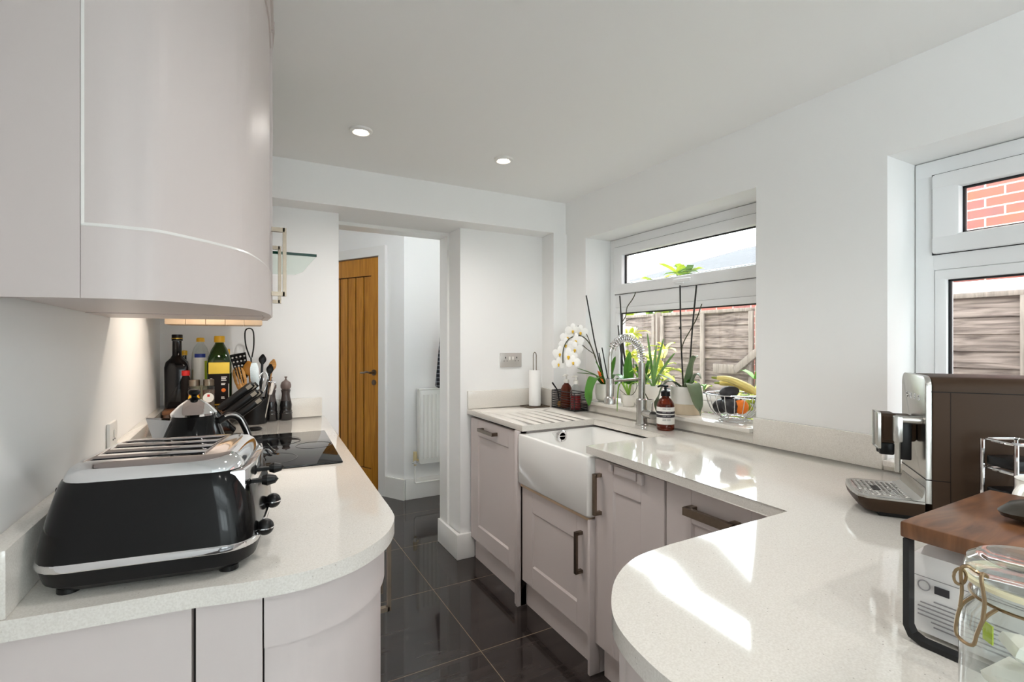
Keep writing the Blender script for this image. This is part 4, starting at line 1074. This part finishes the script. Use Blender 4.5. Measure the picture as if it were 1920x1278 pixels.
# white orchid
o1 = pot('white_orchid', 'white flowering orchid with black canes in a squat ivory pot', (1.872, 2.268, SZ), [(0, .0005), (.045, .0005), (.058, .012), (.064, .05), (.060, .10), (.055, .10), (.055, .02), (0, .015)], M_pot)
soil(o1, .054, .092)
leaves(o1, [([(-.02, 0, .09), (-.06, .0, .13), (-.10, -.01, .13), (-.135, -.015, .06), (-.14, -.02, -.02)], .038, .2),
            ([(-.02, .01, .09), (-.05, .03, .145), (-.085, .05, .165), (-.14, .09, .19)], .014, .3),
            ([(0, .0, .09), (-.03, .04, .14), (-.07, .08, .155), (-.12, .12, .16)], .012, .3),
            ([(0, 0, .09), (-.03, .01, .17), (-.06, .02, .23)], .010, .4),
            ([(.02, -.01, .09), (.03, -.04, .15), (.05, -.09, .13), (.055, -.12, .06)], .026, .2)], M_leaf)
leaves(o1, [([(.0, -.03, .09), (.01, -.05, .18), (.015, -.065, .26)], .028, .3)], M_leaf)
obj('cane', G().tube([(-.01, .0, .09), (-.060, .035, .36), (-.098, .06, .615)], .0038, 8), M_cane, o1)
obj('cane', G().tube([(.015, -.01, .09), (-.022, .01, .31)], .0034, 8), M_cane, o1)
obj('cane', G().tube([(.0, .01, .09), (-.036, .02, .28)], .0034, 8), M_cane, o1)
st = obj('flower_stem', G().tube(smooth_path([(-.005, .005, .09), (-.05, .03, .24), (-.075, .06, .335), (-.12, .09, .38), (-.185, .11, .36), (-.225, .11, .30), (-.235, .10, .22)], 8), .0032, 8), M_stem, o1)
obj('dry_stem', G().tube(smooth_path([(-.05, .03, .25), (-.075, .05, .33), (-.09, .07, .39), (-.125, .09, .435), (-.15, .10, .425)], 6), .0025, 6).tube(smooth_path([(-.055, .035, .27), (-.09, .06, .30), (-.11, .08, .325)], 4), .0024, 6), M_stem, o1)
def flower(parent, c, s, face):
    f = V(face).normalized(); u = V((0, 0, 1)); u = (u-f*u.dot(f)).normalized(); w = f.cross(u)
    g = G()
    for a, l, wd in ((PI/2, 1, .55), (PI/2+2.15, 1, .55), (PI/2-2.15, 1, .55), (0.12, 1.05, .85), (PI-.12, 1.05, .85)):
        d = u*math.sin(a)+w*math.cos(a); e = f.cross(d)
        path = [(0, .15), (.25, .7), (.55, 1.), (.8, .85), (.97, .4), (1.02, .08)]
        rings = []
        for q, ww in path:
            p = V(c)+d*s*l*q - f*s*.12*q*q
            hw = s*wd*.62*ww
            rings.append([p+e*hw-f*s*.03, p+f*s*.03, p-e*hw-f*s*.03, p-f*s*.015])
        g.loft(rings)
    fl = obj('flower', g, M_petal, parent)
    obj('lip', G().ball(V(c)+f*s*.14-u*s*.08, s*.17, (1, 1, .9), 10, 8).ball(V(c)+f*s*.22-u*s*.24, s*.12, (1, 1, 1.2), 10, 8), M_lip, fl)
FP = [((-.120, .085, .375), .030), ((-.165, .10, .385), .030), ((-.185, .125, .345), .030), ((-.150, .09, .325), .031), ((-.20, .12, .30), .030), ((-.165, .08, .275), .032),
      ((-.20, .095, .235), .036), ((-.235, .13, .25), .031), ((-.185, .07, .20), .030), ((-.245, .13, .19), .028)]
for c_, s in FP:
    flower(o1, (c_[0], c_[1], c_[2]+.025), s*1.42, (-.55+random.uniform(-.25, .25), -.8, random.uniform(-.25, .05)))
obj('orange_flower', G().leaf([(-.06, -.02, .14), (-.075, -.03, .165), (-.09, -.035, .18)], .010, .5).leaf([(-.06, -.02, .14), (-.07, -.035, .15), (-.075, -.05, .152)], .009, .5).leaf([(-.06, -.02, .135), (-.06, -.035, .125), (-.058, -.05, .11)], .008, .5), M_flower, o1)

# bare twig orchid in the window corner
o2 = pot('bare_orchid', 'orchid with bare twigs on dark canes in a tall cream pot', (1.945, 2.158, SZ), potprof(.04, .052, .105), M_pot)
soil(o2, .047, .095)
obj('cane', G().tube([(0, .0, .09), (-.005, .045, .36), (-.008, .065, .612)], .0038, 8), M_cane, o2)
obj('cane', G().tube([(.01, .02, .09), (-.008, .06, .30), (-.012, .075, .44)], .0034, 8), M_cane, o2)
obj('twig', G().tube(smooth_path([(.0, .0, .10), (-.006, .045, .32), (-.006, .052, .44), (-.004, .02, .49), (-.004, .008, .54), (-.002, -.03, .58), (-.004, -.05, .60), (-.004, -.062, .622)], 5), .0027, 6).tube(smooth_path([(-.006, .05, .44), (-.004, .01, .465), (-.004, -.03, .475)], 4), .0022, 6), M_stem, o2)
leaves(o2, [([(0, .0, .09), (-.01, -.01, .19), (-.012, -.025, .29)], .028, .3), ([(0, .02, .09), (-.04, .03, .13), (-.07, .03, .10)], .022, .2),
            ([(.0, -.02, .09), (-.02, -.06, .14), (-.03, -.10, .12)], .020, .2)], M_leaf)
# bromeliad-like bushy green plant
o3 = pot('leafy_houseplant', 'bushy green houseplant in a cream pot between the orchid and the aloe', (1.943, 2.046, SZ), potprof(.038, .046, .10), M_pot)
soil(o3, .041, .09)
random.seed(11)
for i in range(22):
    a = random.uniform(0, 2*PI); h = random.uniform(.03, .15); R = random.uniform(.02, .06)
    x, y = R*math.cos(a), R*math.sin(a)
    obj('leaf', G().leaf([(x*.2, y*.2, .09), (x*.6, y*.6, .09+h*.7), (x, y, .09+h), (x*1.35, y*1.35, .08+h)], random.uniform(.010, .018), .3), M_leaf if i % 3 else M_leafl, o3)
for i in range(9):
    a = -1.3+i*.3
    obj('blade', G().leaf([(0, 0, .09), (.02*math.cos(a), -.02+.03*math.sin(a), .16), (.035*math.cos(a), -.03+.05*math.sin(a), .215)], .004, .4), M_leafl if i % 2 else M_stem, o3)
# small spider plant at the sill's edge
o4 = pot('spider_plant', 'small drooping spider plant in a little white pot behind the tap head', (1.815, 2.012, SZ), potprof(.026, .033, .062), M_pot)
soil(o4, .029, .055)
leaves(o4, [([(0, 0, .05), (-.02, .02, .11), (-.035, .03, .12), (-.04, .04, .06), (-.042, .045, -.03)], .007, .4), ([(0, 0, .05), (-.01, -.03, .12), (0, -.07, .13), (.0, -.11, .115)], .008, .4),
            ([(0, 0, .05), (.01, .03, .11), (.02, .06, .12)], .006, .4), ([(0, 0, .05), (-.005, .03, .10), (-.0, .05, .13)], .007, .4)], M_leafl)
obj('dry_stem', G().tube(smooth_path([(0, 0, .05), (.012, -.03, .075), (.016, -.045, .11), (.014, -.04, .14)], 4), .0018, 6).tube(smooth_path([(0, 0, .05), (-.01, .03, .07), (-.01, .06, .085)], 4), .0015, 6), M_stem, o4)
# aloe
o5 = pot('aloe_plant', 'spiky aloe in a white tapered pot right of the tap', (1.905, 1.925, SZ), potprof(.038, .056, .115), M_pot)
soil(o5, .05, .105)
for (tx, ty, h, w) in ((.0, .035, .31, .008), (-.01, -.03, .25, .0075), (.0, -.06, .28, .008), (-.02, -.14, .21, .0085), (.0, .02, .20, .007), (.02, -.02, .22, .007), (-.03, .06, .14, .007)):
    obj('leaf', G().leaf([tuple(p) for p in smooth_path([(0, 0, .10), (tx*.45, ty*.4, .10+h*.35), (tx, ty*.9, .10+h*.7), (tx*1.1, ty*1.2, h+.08)], 4)], w, .55, .003), M_aloe, o5)
# tiny pot at sill edge right of tap
o6 = pot('tiny_potted_cutting', 'tiny white pot with a dry cutting just right of the tap column', (1.808, 1.858, SZ), potprof(.028, .034, .055), M_pot)
soil(o6, .03, .05)
obj('dry_stem', G().tube(smooth_path([(0, 0, .05), (-.004, .012, .07), (-.004, .02, .08), (0, .035, .085)], 4), .003, 6), M_stem, o6)
# big grey-leaved orchid
o7 = pot('grey_orchid', 'grey leaved orchid with two dark canes in a large two tone pot', (1.882, 1.682, SZ), [(0, .0005), (.066, .0005), (.068, .004), (.0705, .05), (.066, .05), (0, .05)], M_potbase)
obj('glazed_rim', G().lathe([(.0706, .0505), (.0745, .125), (.073, .132), (.068, .132), (.064, .055), (.064, .0505), (.0706, .0505)], 40), M_pot, o7)
soil(o7, .067, .12)
leaves(o7, [([(-.03, .0, .12), (-.075, .02, .155), (-.10, .045, .14), (-.12, .065, .07), (-.115, .075, .0)], .030, .2),
            ([(-.03, -.03, .12), (-.05, -.075, .15), (-.06, -.10, .12), (-.065, -.125, .05), (-.06, -.135, .01)], .034, .2),
            ([(-.02, .03, .12), (-.04, .06, .16), (-.05, .10, .175), (-.05, .135, .185)], .012, .3),
            ([(0, -.01, .12), (-.01, -.03, .20), (-.01, -.055, .27), (-.015, -.075, .275)], .020, .35),
            ([(0, -.02, .12), (.01, -.05, .19), (.02, -.07, .17)], .022, .3)], M_leafd)
leaves(o7, [([(0, 0, .12), (-.01, -.015, .18), (-.01, -.04, .24)], .012, .5), ([(.0, .0, .12), (0, -.025, .16), (.0, -.04, .15)], .016, .4)], M_leaf)
obj('cane', G().tube([(0, .02, .12), (.0, .035, .36), (.0, .040, .62)], .0038, 8).tube([(0, .035, .41), (.0, .045, .412)], .004, 6), M_cane, o7)
obj('cane', G().tube([(0, -.01, .12), (-.01, -.045, .42), (-.012, -.070, .61)], .0038, 8), M_cane, o7)
obj('twig', G().tube(smooth_path([(0, .015, .12), (0, .03, .28), (-.004, .015, .34), (-.008, -.03, .40), (-.01, -.07, .455), (-.012, -.10, .52)], 6), .0025, 6), M_stem, o7)

# fruit bowl and fruit
BX, BY = 1.882, 1.425
fb = thing('fruit_bowl', 'chrome wire fruit bowl on the window sill', 'bowl', (BX, BY, SZ), 0)
g = G()
for r_, z, t_ in ((.058, .004, .003), (.052, .016, .002), (.112, .118, .003)):
    g.tube([(r_*math.cos(2*PI*j/40), r_*math.sin(2*PI*j/40), z) for j in range(40)], t_, 8, closed=True)
obj('rings', g, M_chrome, fb)
for k in range(18):
    a = 2*PI*k/18; c, s = math.cos(a), math.sin(a)
    obj('rib', G().tube([(r_*c, r_*s, z) for r_, z in ((.05, .017), (.072, .026), (.092, .05), (.104, .08), (.112, .118))], .0016, 6), M_chrome, fb)
AV = [(-.022, .038, .064, 'dark ripe avocado low on the left of the fruit bowl'), (-.044, -.016, .071, 'dark ripe avocado at the near side of the fruit bowl'), (.032, .034, .066, 'dark ripe avocado at the window side of the fruit bowl'), (-.012, .012, .122, 'dark ripe avocado on top of the fruit')]
for x, y, z, l in AV:
    o = tag(obj('avocado', G().lathe([(0, -.04), (.018, -.037), (.029, -.02), (.031, -.004), (.027, .014), (.018, .032), (.008, .042), (0, .044)], 24, mtx=T(0, 0, 0, random.uniform(0, 3), 1.2)), M_avocado), l, 'avocado', 'avocados in the fruit bowl')
    o.location = (BX+x, BY+y, SZ+z)
o = thing('orange', 'orange low in the front of the wire bowl', 'orange', (BX-.016, BY-.050, SZ+.068))
# fruit sits in from the wires
obj('peel', G().ball((0, 0, 0), .031), M_orangef, o); obj('navel', G().ball((0, 0, .030), .004), M_soil, o)
def banana(path, label):
    t = thing('banana', label, 'banana', (BX, BY, SZ), 0, 'bananas in the fruit bowl')
    P = smooth_path(path, 6); k = len(P)
    obj('skin', G().tube(P, [.016*max(.3, math.sin(PI*(.1+.8*i/(k-1)))**.5) for i in range(k)], 8), M_banana, t)
    d = (P[0]-P[2]).normalized()
    obj('stalk', G().tube([P[0], P[0]+d*.022], [.006, .0045], 8), M_bantip, t)
banana([(-.03, .06, .185), (0, .02, .180), (.028, -.03, .158), (.040, -.068, .138), (.042, -.082, .122)], 'banana lying over the top of the fruit')
banana([(.005, .075, .160), (.045, .035, .158), (.068, -.01, .140), (.074, -.045, .122)], 'banana lying on the window side of the fruit')
gs = thing('grape_bunch', 'small bunch of green grapes beside the orange in the bowl', 'grapes', (BX+.036, BY-.046, SZ+.064))
for k in range(10):
    obj('grape', G().ball((random.uniform(-.022, .022), random.uniform(-.012, .012), random.uniform(-.02, .026)), .0105, u=12, v=8), M_grape, gs)

# ------------------------------------------------------------------ coffee machine
cm = thing('coffee_machine', 'taupe bean to cup coffee machine with a steel front under the right window', 'coffee machine', (1.353, .519, ZR), math.atan2(-.802, .598))
def yz(pts, x0, x1, bev=0):   # prism along local x from a (y,z) outline
    return G().prism(pts, x0, x1, bev, mtx=Matrix(((0, 0, 1, 0), (1, 0, 0, 0), (0, 1, 0, 0), (0, 0, 0, 1))))
def rtop(y0, y1, z0, z1, r, n=6):
    return [(y0, z0), (y1, z0)] + [(y1-r+r*math.cos(PI/2*j/n), z1-r+r*math.sin(PI/2*j/n)) for j in range(n+1)] + [(y0+r-r*math.sin(PI/2*j/n), z1-r+r*math.cos(PI/2*j/n)) for j in range(n+1)]
obj('body', yz(rtop(0, .18, .012, .330, .022), .004, .40, .002), M_taupe, cm)
obj('front_panel', yz(rtop(.002, .178, .045, .331, .024), -.008, .0035, .001), M_steel, cm)
obj('seam', G().box(.035, .036, -.0006, .001, .012, .297).box(.003, .40, -.0006, .001, .296, .298).box(.17, .1715, -.0006, .001, .297, .322).box(-.0086, .036, -.0006, .001, .098, .0995).box(-.0088, -.007, .002, .178, .099, .1004), M_labelblk, cm)
tl = [( -.0085, .002), (-.0085, .178), (-.115, .174), (-.132, .16), (-.140, .12), (-.140, .06), (-.132, .02), (-.115, .006)]
tr = obj('drip_tray', G().loft([[(x*.86-.001, .09+(y-.09)*.86, .010) for x, y in tl], [(x*.97, .09+(y-.09)*.97, .028) for x, y in tl], [(x, y, .042) for x, y in tl]]), M_taupe, cm)
gr = obj('drip_grille', G().loft([[(x, y, .0425) for x, y in tl], [(x, y, .047) for x, y in tl], [(x*.98, .09+(y-.09)*.97, .048) for x, y in tl]]), M_steel, tr)
cg = G()
for i in range(9):
    for j in range(11):
        x, y = -.036-i*.0105, .03+j*.012
        cg.box(x-.0035, x+.0035, y-.004, y+.004, .0445, .06)
cut(gr, cg)
obj('float_slot', G().box(-.09, -.075, .07, .11, .0478, .0486), M_labelblk, gr)
obj('fillet', G().loft([[(-.0085, y, .048), (-.030, y, .0485), (-.022, y, .050), (-.0135, y, .055), (-.0095, y, .066), (-.0085, y, .08)] for y in (.004, .176)]), M_steel, cm)
obj('foot', G().box(-.09, .36, .02, .16, .0005, .0115, .002), M_blackpl, cm)
sp = obj('spout_block', G().box(-.075, -.0085, .058, .122, .172, .232, .006).box(-.079, -.045, .062, .118, .165, .236, .005), M_taupe, cm)
obj('spout_front', G().box(-.0815, -.0795, .06, .120, .150, .238, .004), M_steel, sp)
obj('coffee_nozzle', G().box(-.078, -.048, .07, .086, .135, .165, .004).box(-.078, -.048, .094, .110, .135, .165, .004), M_blackpl, sp)
wn = obj('steam_wand', G().cyl((-.0085, .028, .228), (-.05, .028, .228), .009, n=16).box(-.062, -.044, .018, .038, .175, .236, .004).lathe([(0, .105), (.005, .105), (.0058, .11), (.0058, .172), (.009, .178), (0, .178)], 16, (-.053, .028, 0)), M_steel, cm)
obj('wand_knob', G().box(-.045, -.02, .05, .057, .13, .23, .003), M_blackpl, wn)
# raised maker's lettering on the steel front
g = G()
for ch_, y in zip('SMEG', (.135, .107, .075, .047)):
    g.text(ch_, .019, Matrix.Translation((-.0086, y, .278)) @ Matrix(((0, 0, -1, 0), (-1, 0, 0, 0), (0, 1, 0, 0), (0, 0, 0, 1))), .0009)
obj('lettering', g, M_chrome, cm)

# ------------------------------------------------------------------ stand, package, jar, mug, rack
sd = thing('riser_stand', 'small dark wood topped stand on black metal loop legs', 'stand', (.80, .09, ZR))
obj('wood_top', G().box(0, .30, 0, .252, .140, .162, .003), M_walnut, sd)
for x in (.008, .285):
    lp = [(x, .006, .139)] + [(x, a, b) for a, b in ((.006, .02), (.009, .009), (.018, .004), (.228, .004), (.240, .009), (.245, .02), (.245, .139))]
    lp = [V(p) for p in lp]; g = G(); rings = []
    for i, p in enumerate(lp):
        t_ = (lp[min(i+1, len(lp)-1)]-lp[max(i-1, 0)]).normalized(); n = V((1, 0, 0)).cross(t_)
        k = .0035/max(.6, 1)
        rings.append([p+V((.009, 0, 0))+n*k, p+V((.009, 0, 0))-n*k, p-V((.007, 0, 0))-n*k, p-V((.007, 0, 0))+n*k])
    obj('leg', g.loft(rings), M_blackmt, sd)
pk = thing('paper_packet', 'white printed packet standing under the wooden stand', 'packet', (.833, .130, ZR))
obj('packet_body', G().loft([[(0, 0, .006), (0, .21, .006), (.10, .21, .006), (.10, 0, .006)], [(-.002, .0, .06), (-.002, .21, .06), (.10, .21, .06), (.10, 0, .06)], [(.004, .0, .112), (.004, .21, .112), (.10, .21, .112), (.10, 0, .112)], [(.03, .01, .124), (.03, .2, .124), (.075, .2, .124), (.075, .01, .124)]]), M_bag, pk)
g = G().box(-.0028, -.0015, .03, .208, .0835, .0842)
for k, (y0, y1) in enumerate(((.10, .185), (.09, .200), (.085, .203), (.09, .203), (.085, .203), (.09, .188), (.10, .185))): g.box(-.0030, -.0018, y0, y1, .053-k*.0058, .0545-k*.0058)
g.lathe([(.006, -.0004), (.0075, -.0004), (.0075, .0004), (.006, .0004), (.006, -.0004)], 20, mtx=T(-.0024, .196, .072, 0, 0, PI/2))
obj('lettering', g, M_print, pk)
obj('black_mark', G().box(-.0034, -.0018, .168, .184, .066, .076), M_printd, pk)
obj('packet_flap', G().box(.028, .076, .02, .15, .1242, .128, .001), M_printd, pk)
tag(obj('dark_pouch', G().lathe([(0, 0), (.02, .001), (.034, .008), (.036, .014), (.028, .024), (.012, .030), (0, .031)], 24, sx=1.7, sy=.9), M_darkobj), 'dark rounded pouch lying on the wooden stand', 'pouch').location = (.966, .240, ZR+.1625)
bpy.data.objects['dark_pouch'].rotation_euler = (0, 0, -.502)

jr = thing('clip_top_jar', 'clear clip top glass jar holding white sachets at the near right corner', 'jar', (.671, .174, ZR), math.radians(150))
obj('glass_body', G().lathe([(0, .0005), (.048, .0005), (.055, .006), (.056, .015), (.056, .125), (.053, .143), (.046, .152), (.045, .166), (.050, .169), (.050, .172), (.044, .172), (.0415, .166), (.0425, .150), (.0495, .140), (.0525, .124), (.0525, .016), (.050, .009), (0, .007)], 48), M_jarglass, jr)
ld = obj('glass_lid', G().lathe([(0, .1765), (.047, .1765), (.051, .178), (.0525, .184), (.050, .192), (.043, .197), (.038, .1965), (.034, .194), (0, .193)], 48), M_jarglass, jr)
obj('rubber_seal', G().lathe([(.043, .1725), (.053, .1725), (.0535, .1745), (.053, .1762), (.043, .1762), (.043, .1725)], 48), M_rubber, jr)
cl = obj('wire_clasp', G().tube([(.0475*math.cos(2*PI*j/40), .0475*math.sin(2*PI*j/40), .158) for j in range(40)], .0016, 6, closed=True), M_bronze, jr)
obj('clasp_lever', G().tube(smooth_path([(.049, -.012, .158), (.060, -.012, .150), (.066, -.011, .135), (.068, -.008, .122), (.068, .008, .122), (.066, .011, .135), (.060, .012, .150), (.049, .012, .158)], 4), .0017, 6)
    .tube(smooth_path([(.062, -.012, .148), (.060, -.012, .165), (.062, -.011, .185), (.058, -.008, .190), (.052, -.006, .186), (.052, .006, .186), (.058, .008, .190), (.062, .011, .185), (.060, .012, .165), (.062, .012, .148)], 4), .0017, 6)
    .tube([(.062+.006*math.cos(2*PI*j/14), -.012+.0*j, .178+.008*math.sin(2*PI*j/14)) for j in range(14)], .0015, 6, closed=True), M_bronze, cl)
random.seed(5)
sl = ['topmost folded white sachet in the glass jar', 'white sachet tilted against the left of the jar', 'white sachet at the front of the jar', 'white sachet at the back of the jar', 'white sachet in the middle layer of the jar',
      'white sachet flat near the jar base', 'white sachet on edge near the jar base', 'white sachet lowest at the front of the jar', 'white sachet lowest at the back of the jar']
sp_ = [(0, .004, .108, .2, .3), (-.018, .0, .088, .5, .5), (.016, -.012, .082, -.4, .6), (.006, .018, .074, .3, -.5), (-.012, -.014, .060, .2, .4), (.014, .008, .050, -.2, .2), (-.014, .012, .040, .9, .2), (.010, -.014, .030, .1, -.2), (0, .012, .018, .0, .1)]
for (x, y, z, a, b_), l in zip(sp_, sl):
    g = G().loft([[(-.020*k, -.017*k, q), (.020*k, -.017*k, q+.001), (.020*k, .017*k, q), (-.020*k, .017*k, q-.001)] for k, q in ((.8, -.007), (1, -.004), (1.02, 0), (.95, .005), (.45, .011))], mtx=T(0, 0, 0, a*3, b_, a*.5))
    s_ = tag(obj('sachet', g, M_sachet), l, 'sachet', 'sachets in the glass jar'); s_.location = (.671+x, .174+y, ZR+z)
tgx = tag(obj('paper_tag', G().box(-.006, .006, -.0006, .0006, -.009, .009), M_lime), 'small green paper tag inside the jar by the clasp', 'tag'); tgx.location = (.635, .198, ZR+.128); tgx.rotation_euler = (0, 0, .9)

mg = thing('mug', 'tall cream mug with its handle towards the coffee machine', 'mug', (1.262, .318, ZR), math.radians(165))
obj('cup', G().lathe([(0, .0005), (.030, .0005), (.033, .004), (.036, .158), (.0375, .16), (.034, .158), (.031, .008), (0, .006)], 32), M_pot, mg)
obj('handle', G().tube(smooth_path([(.034, 0, .140), (.050, 0, .152), (.066, 0, .142), (.070, 0, .115), (.058, 0, .085), (.034, 0, .072)], 5), .006, 10), M_pot, mg)
rk = thing('chrome_rack', 'tall chrome wire pod rack behind the cream mug', 'rack', (1.369, .384, ZR), -.502)
g = G()
for x in (-.035, .035):
    for y in (-.035, .035): g.cyl((x, y, .0005), (x, y, .208), .004, n=10)
for z in (.208, .15, .08, .02): g.tube([(a, b, z) for a, b in rrect(0, 0, .07, .07, .01, 3)], .0035, 8, closed=True)
obj('frame', g, M_chrome, rk)
for z in (.03, .09, .155): obj('shelf', G().box(-.031, .031, -.031, .031, z, z+.02, .003), M_blackpl, rk)

# ------------------------------------------------------------------ outside
struct('ground', G().box(2.1, 30, -14, 30, -.35, -.25), M_ground)
def fence(name, label, X, y0, y1, zt):
    t = thing(name, label, 'fence', (0, 0, 0), 0, 'garden fence panels')
    g = G(); n = 18; h = (zt+.25)/n
    rnd = random.Random(int(y0*10))
    for i in range(n):
        za = -.25+i*h; e = rnd.uniform(-.006, .006)
        g.loft([[(X+.02+q, y, za-.01+e), (X+.003+q, y, za-.01+e), (X+.012+q, y, za+h+e), (X+.022+q, y, za+h+e)] for y, q in ((y0+.05, 0), ((y0+y1)/2, rnd.uniform(-.005, .005)), (y1-.05, 0))])
    obj('panel', g, M_fence, t)
    obj('capping', G().box(X-.012, X+.035, y0+.04, y1-.04, zt, zt+.03, .003), M_fencep, t)
    for y in (y0+.045, (y0+y1)/2, y1-.045):
        obj('batten', G().box(X-.022, X+.002, y-.02, y+.02, -.25, zt, .002), M_fencep, t)
    return t
FX = 3.8
fence('garden_fence', 'weathered timber fence panel outside the right window', FX, -1.0, .95, 1.56)
fence('garden_fence', 'weathered timber fence panel next along from the right window', FX, .98, 2.62, 1.56)
t = fence('garden_fence', 'grey timber fence panel with a diagonal brace outside the sink window', FX, 2.65, 3.75, 1.56)
obj('brace', G().box(-.015, .015, -.03, .03, -.24, .24, .002, mtx=T(FX-.07, 2.615, 1.20, 0, math.radians(52))), M_fencep, t)
obj('cross_rail', G().box(FX-.05, FX-.024, 2.68, 3.05, 1.02, 1.10, .003), M_fencep, t)
fence('garden_fence', 'timber fence panel at the far left of the sink window view', FX, 3.78, 5.3, 1.56)
for y, l in ((.965, 'square fence post between the two right window panels'), (2.635, 'square fence post at the braced panel'), (3.765, 'square fence post left of the braced panel')):
    tag(obj('fence_post', G().box(FX-.03, FX+.03, y-.012, y+.012, -.25, 1.6, .002), M_fencep), l, 'post', 'fence posts')
# neighbour's brick house
hs = thing('brick_house', 'red brick neighbouring house beyond the fence', 'house')
obj('brick_wall', G().box(5.0, 9, -6, 2.15, -.25, 6), M_brick, hs)
obj('flashing', G().box(4.96, 4.999, -3, 1.95, 1.83, 1.93), M_upvc, hs)
obj('gutter', G().cyl((4.4, -3, 1.66), (4.4, 2.3, 1.66), .055, n=16).cyl((4.72, 1.95, 1.93), (4.95, 1.2, 2.16), .03, n=12), M_upvc, hs)
obj('lean_to_wall', G().box(4.46, 4.99, -3, 2.1, -.25, 1.62), M_fencep, hs)
tag(obj('garden_wall', G().box(4.9, 5.1, 2.2, 4.6, -.25, 1.73), M_brick), 'low red brick garden wall behind the sink window fence', 'wall')
# slate roofed outbuilding
ob = thing('outbuilding', 'low outbuilding with a hipped slate roof beyond the sink window', 'building')
obj('walls', G().box(8.9, 14, 5, 9.9, -.25, 2.75), M_trim, ob)
g = G(); e = 2.78
A = [(8.6, 4.6), (14.2, 4.6), (14.2, 10.2), (8.6, 10.2)]
vs = [g.bm.verts.new((x, y, e)) for x, y in A]; r1 = g.bm.verts.new((11.0, 7.1, 3.62)); r2 = g.bm.verts.new((11.0, 7.95, 3.62))
for f in ((vs[0], vs[1], r1), (vs[1], vs[2], r2, r1), (vs[2], vs[3], r2), (vs[3], vs[0], r1, r2), (vs[3], vs[2], vs[1], vs[0])): g.bm.faces.new(f)
obj('roof', g, M_slate, ob)
obj('gutter', G().box(8.52, 8.62, 4.6, 10.2, 2.66, 2.78), M_upvc, ob)
# shrubs
def shrub(name, label, c, n, spread, h, m, leaf, m2=None, seed=1, stems=8):
    rnd = random.Random(seed); t = thing(name, label, 'shrub', c, 0, 'garden shrubs')
    g = G(); g2 = G(); gs_ = G()
    tips = []
    for k in range(stems):
        a = rnd.uniform(0, 2*PI); rr_ = spread*rnd.uniform(.2, 1); hh = h*rnd.uniform(.65, 1)
        P = smooth_path([(0, 0, 0), (rr_*.3*math.cos(a), rr_*.3*math.sin(a), hh*.5), (rr_*math.cos(a), rr_*math.sin(a), hh)], 6)
        gs_.tube(P, [.012*(1-.8*i/(len(P)-1)) for i in range(len(P))], 6); tips.append(P)
    for k in range(n):
        P = rnd.choice(tips); p = P[min(len(P)-1, int(len(P)*(.25+.75*rnd.random()**.6)))]
        a = rnd.uniform(0, 2*PI); up_z = rnd.uniform(-.5, .8); L_ = leaf*rnd.uniform(.7, 1.3)
        d = V((math.cos(a), math.sin(a), up_z)).normalized()
        (g if rnd.random() < .6 or m2 is None else g2).leaf([tuple(p+d*L_*.05), tuple(p+d*L_*.4+V((0, 0, .01))), tuple(p+d*L_*.8), tuple(p+d*L_-V((0, 0, .02)))], L_*.19, .25)
    f = obj('foliage', g, m, t); f['kind'] = 'stuff'
    if m2:
        f2 = obj('foliage', g2, m2, t); f2['kind'] = 'stuff'
    obj('stems', gs_, M_stem, t)
shrub('garden_shrub', 'tall yellow green shrub in front of the fence outside the sink window', (3.02, 3.25, -.25), 420, .42, 1.7, M_shrub, .14, M_shrub3, 3, 11)
shrub('garden_shrub', 'lower green leafed shrub behind the fruit bowl outside', (2.9, 2.12, -.25), 260, .3, 1.32, M_shrub2, .13, M_shrub, 5, 9)
shrub('garden_shrub', 'tree foliage showing above the fence', (6.2, 6.2, -.25), 420, 1.2, 2.9, M_shrub, .3, M_shrub2, 9, 10)

# ------------------------------------------------------------------ daylight
w = bpy.data.worlds.new('overcast_sky'); SC.world = w; w.use_nodes = True
bg = w.node_tree.nodes['Background']; bg.inputs['Color'].default_value = (.90, .955, 1, 1); bg.inputs['Strength'].default_value = 4.2
def portal(loc, rot, sx, sy):
    L = bpy.data.lights.new('daylight_opening', 'AREA'); L.shape = 'RECTANGLE'; L.size = sx; L.size_y = sy; L.cycles.is_portal = True
    o = bpy.data.objects.new('daylight_opening', L); COL.objects.link(o); o.location = loc; o.rotation_euler = rot
portal((2.12, (W1[0]+W1[1])/2, (W1[2]+W1[3])/2), (0, PI/2, 0), 1.0, 1.13)
portal((2.12, (W2[0]+W2[1])/2, (W2[2]+W2[3])/2), (0, PI/2, 0), 1.0, 1.22)
portal((.45, REAR-.14, 1.525), (-PI/2, 0, 0), 1.5, 1.15)
portal((-1.52, -2.75, 1.04), (0, -PI/2, 0), 2.05, 2.25)
portal(((RL[0]+RL[1])/2, (RL[2]+RL[3])/2, CEIL+.2), (0, 0, 0), 2.8, 1.6)
portal((2.31, 3.5, 1.05), (0, PI/2, 0), 2.05, .75)

# ------------------------------------------------------------------ camera
cam = bpy.data.cameras.new('camera'); co = bpy.data.objects.new('camera', cam); COL.objects.link(co)
cam.sensor_width = 36; cam.lens = 36*927/1920; cam.clip_start = .01
co.location = (0, 0, EYE); co.rotation_euler = (PI/2, 0, -math.radians(28.77))
SC.camera = co
SC.view_settings.view_transform = 'Standard'; SC.view_settings.look = 'None'; SC.view_settings.gamma = 1; SC.view_settings.use_curve_mapping = False
SC.view_settings.exposure = 1.07
SC.cycles.max_bounces = 14; SC.cycles.diffuse_bounces = 7; SC.cycles.transparent_max_bounces = 24; SC.cycles.transmission_bounces = 12
SC.cycles.sample_clamp_indirect = 6
SC.cycles.use_denoising = True
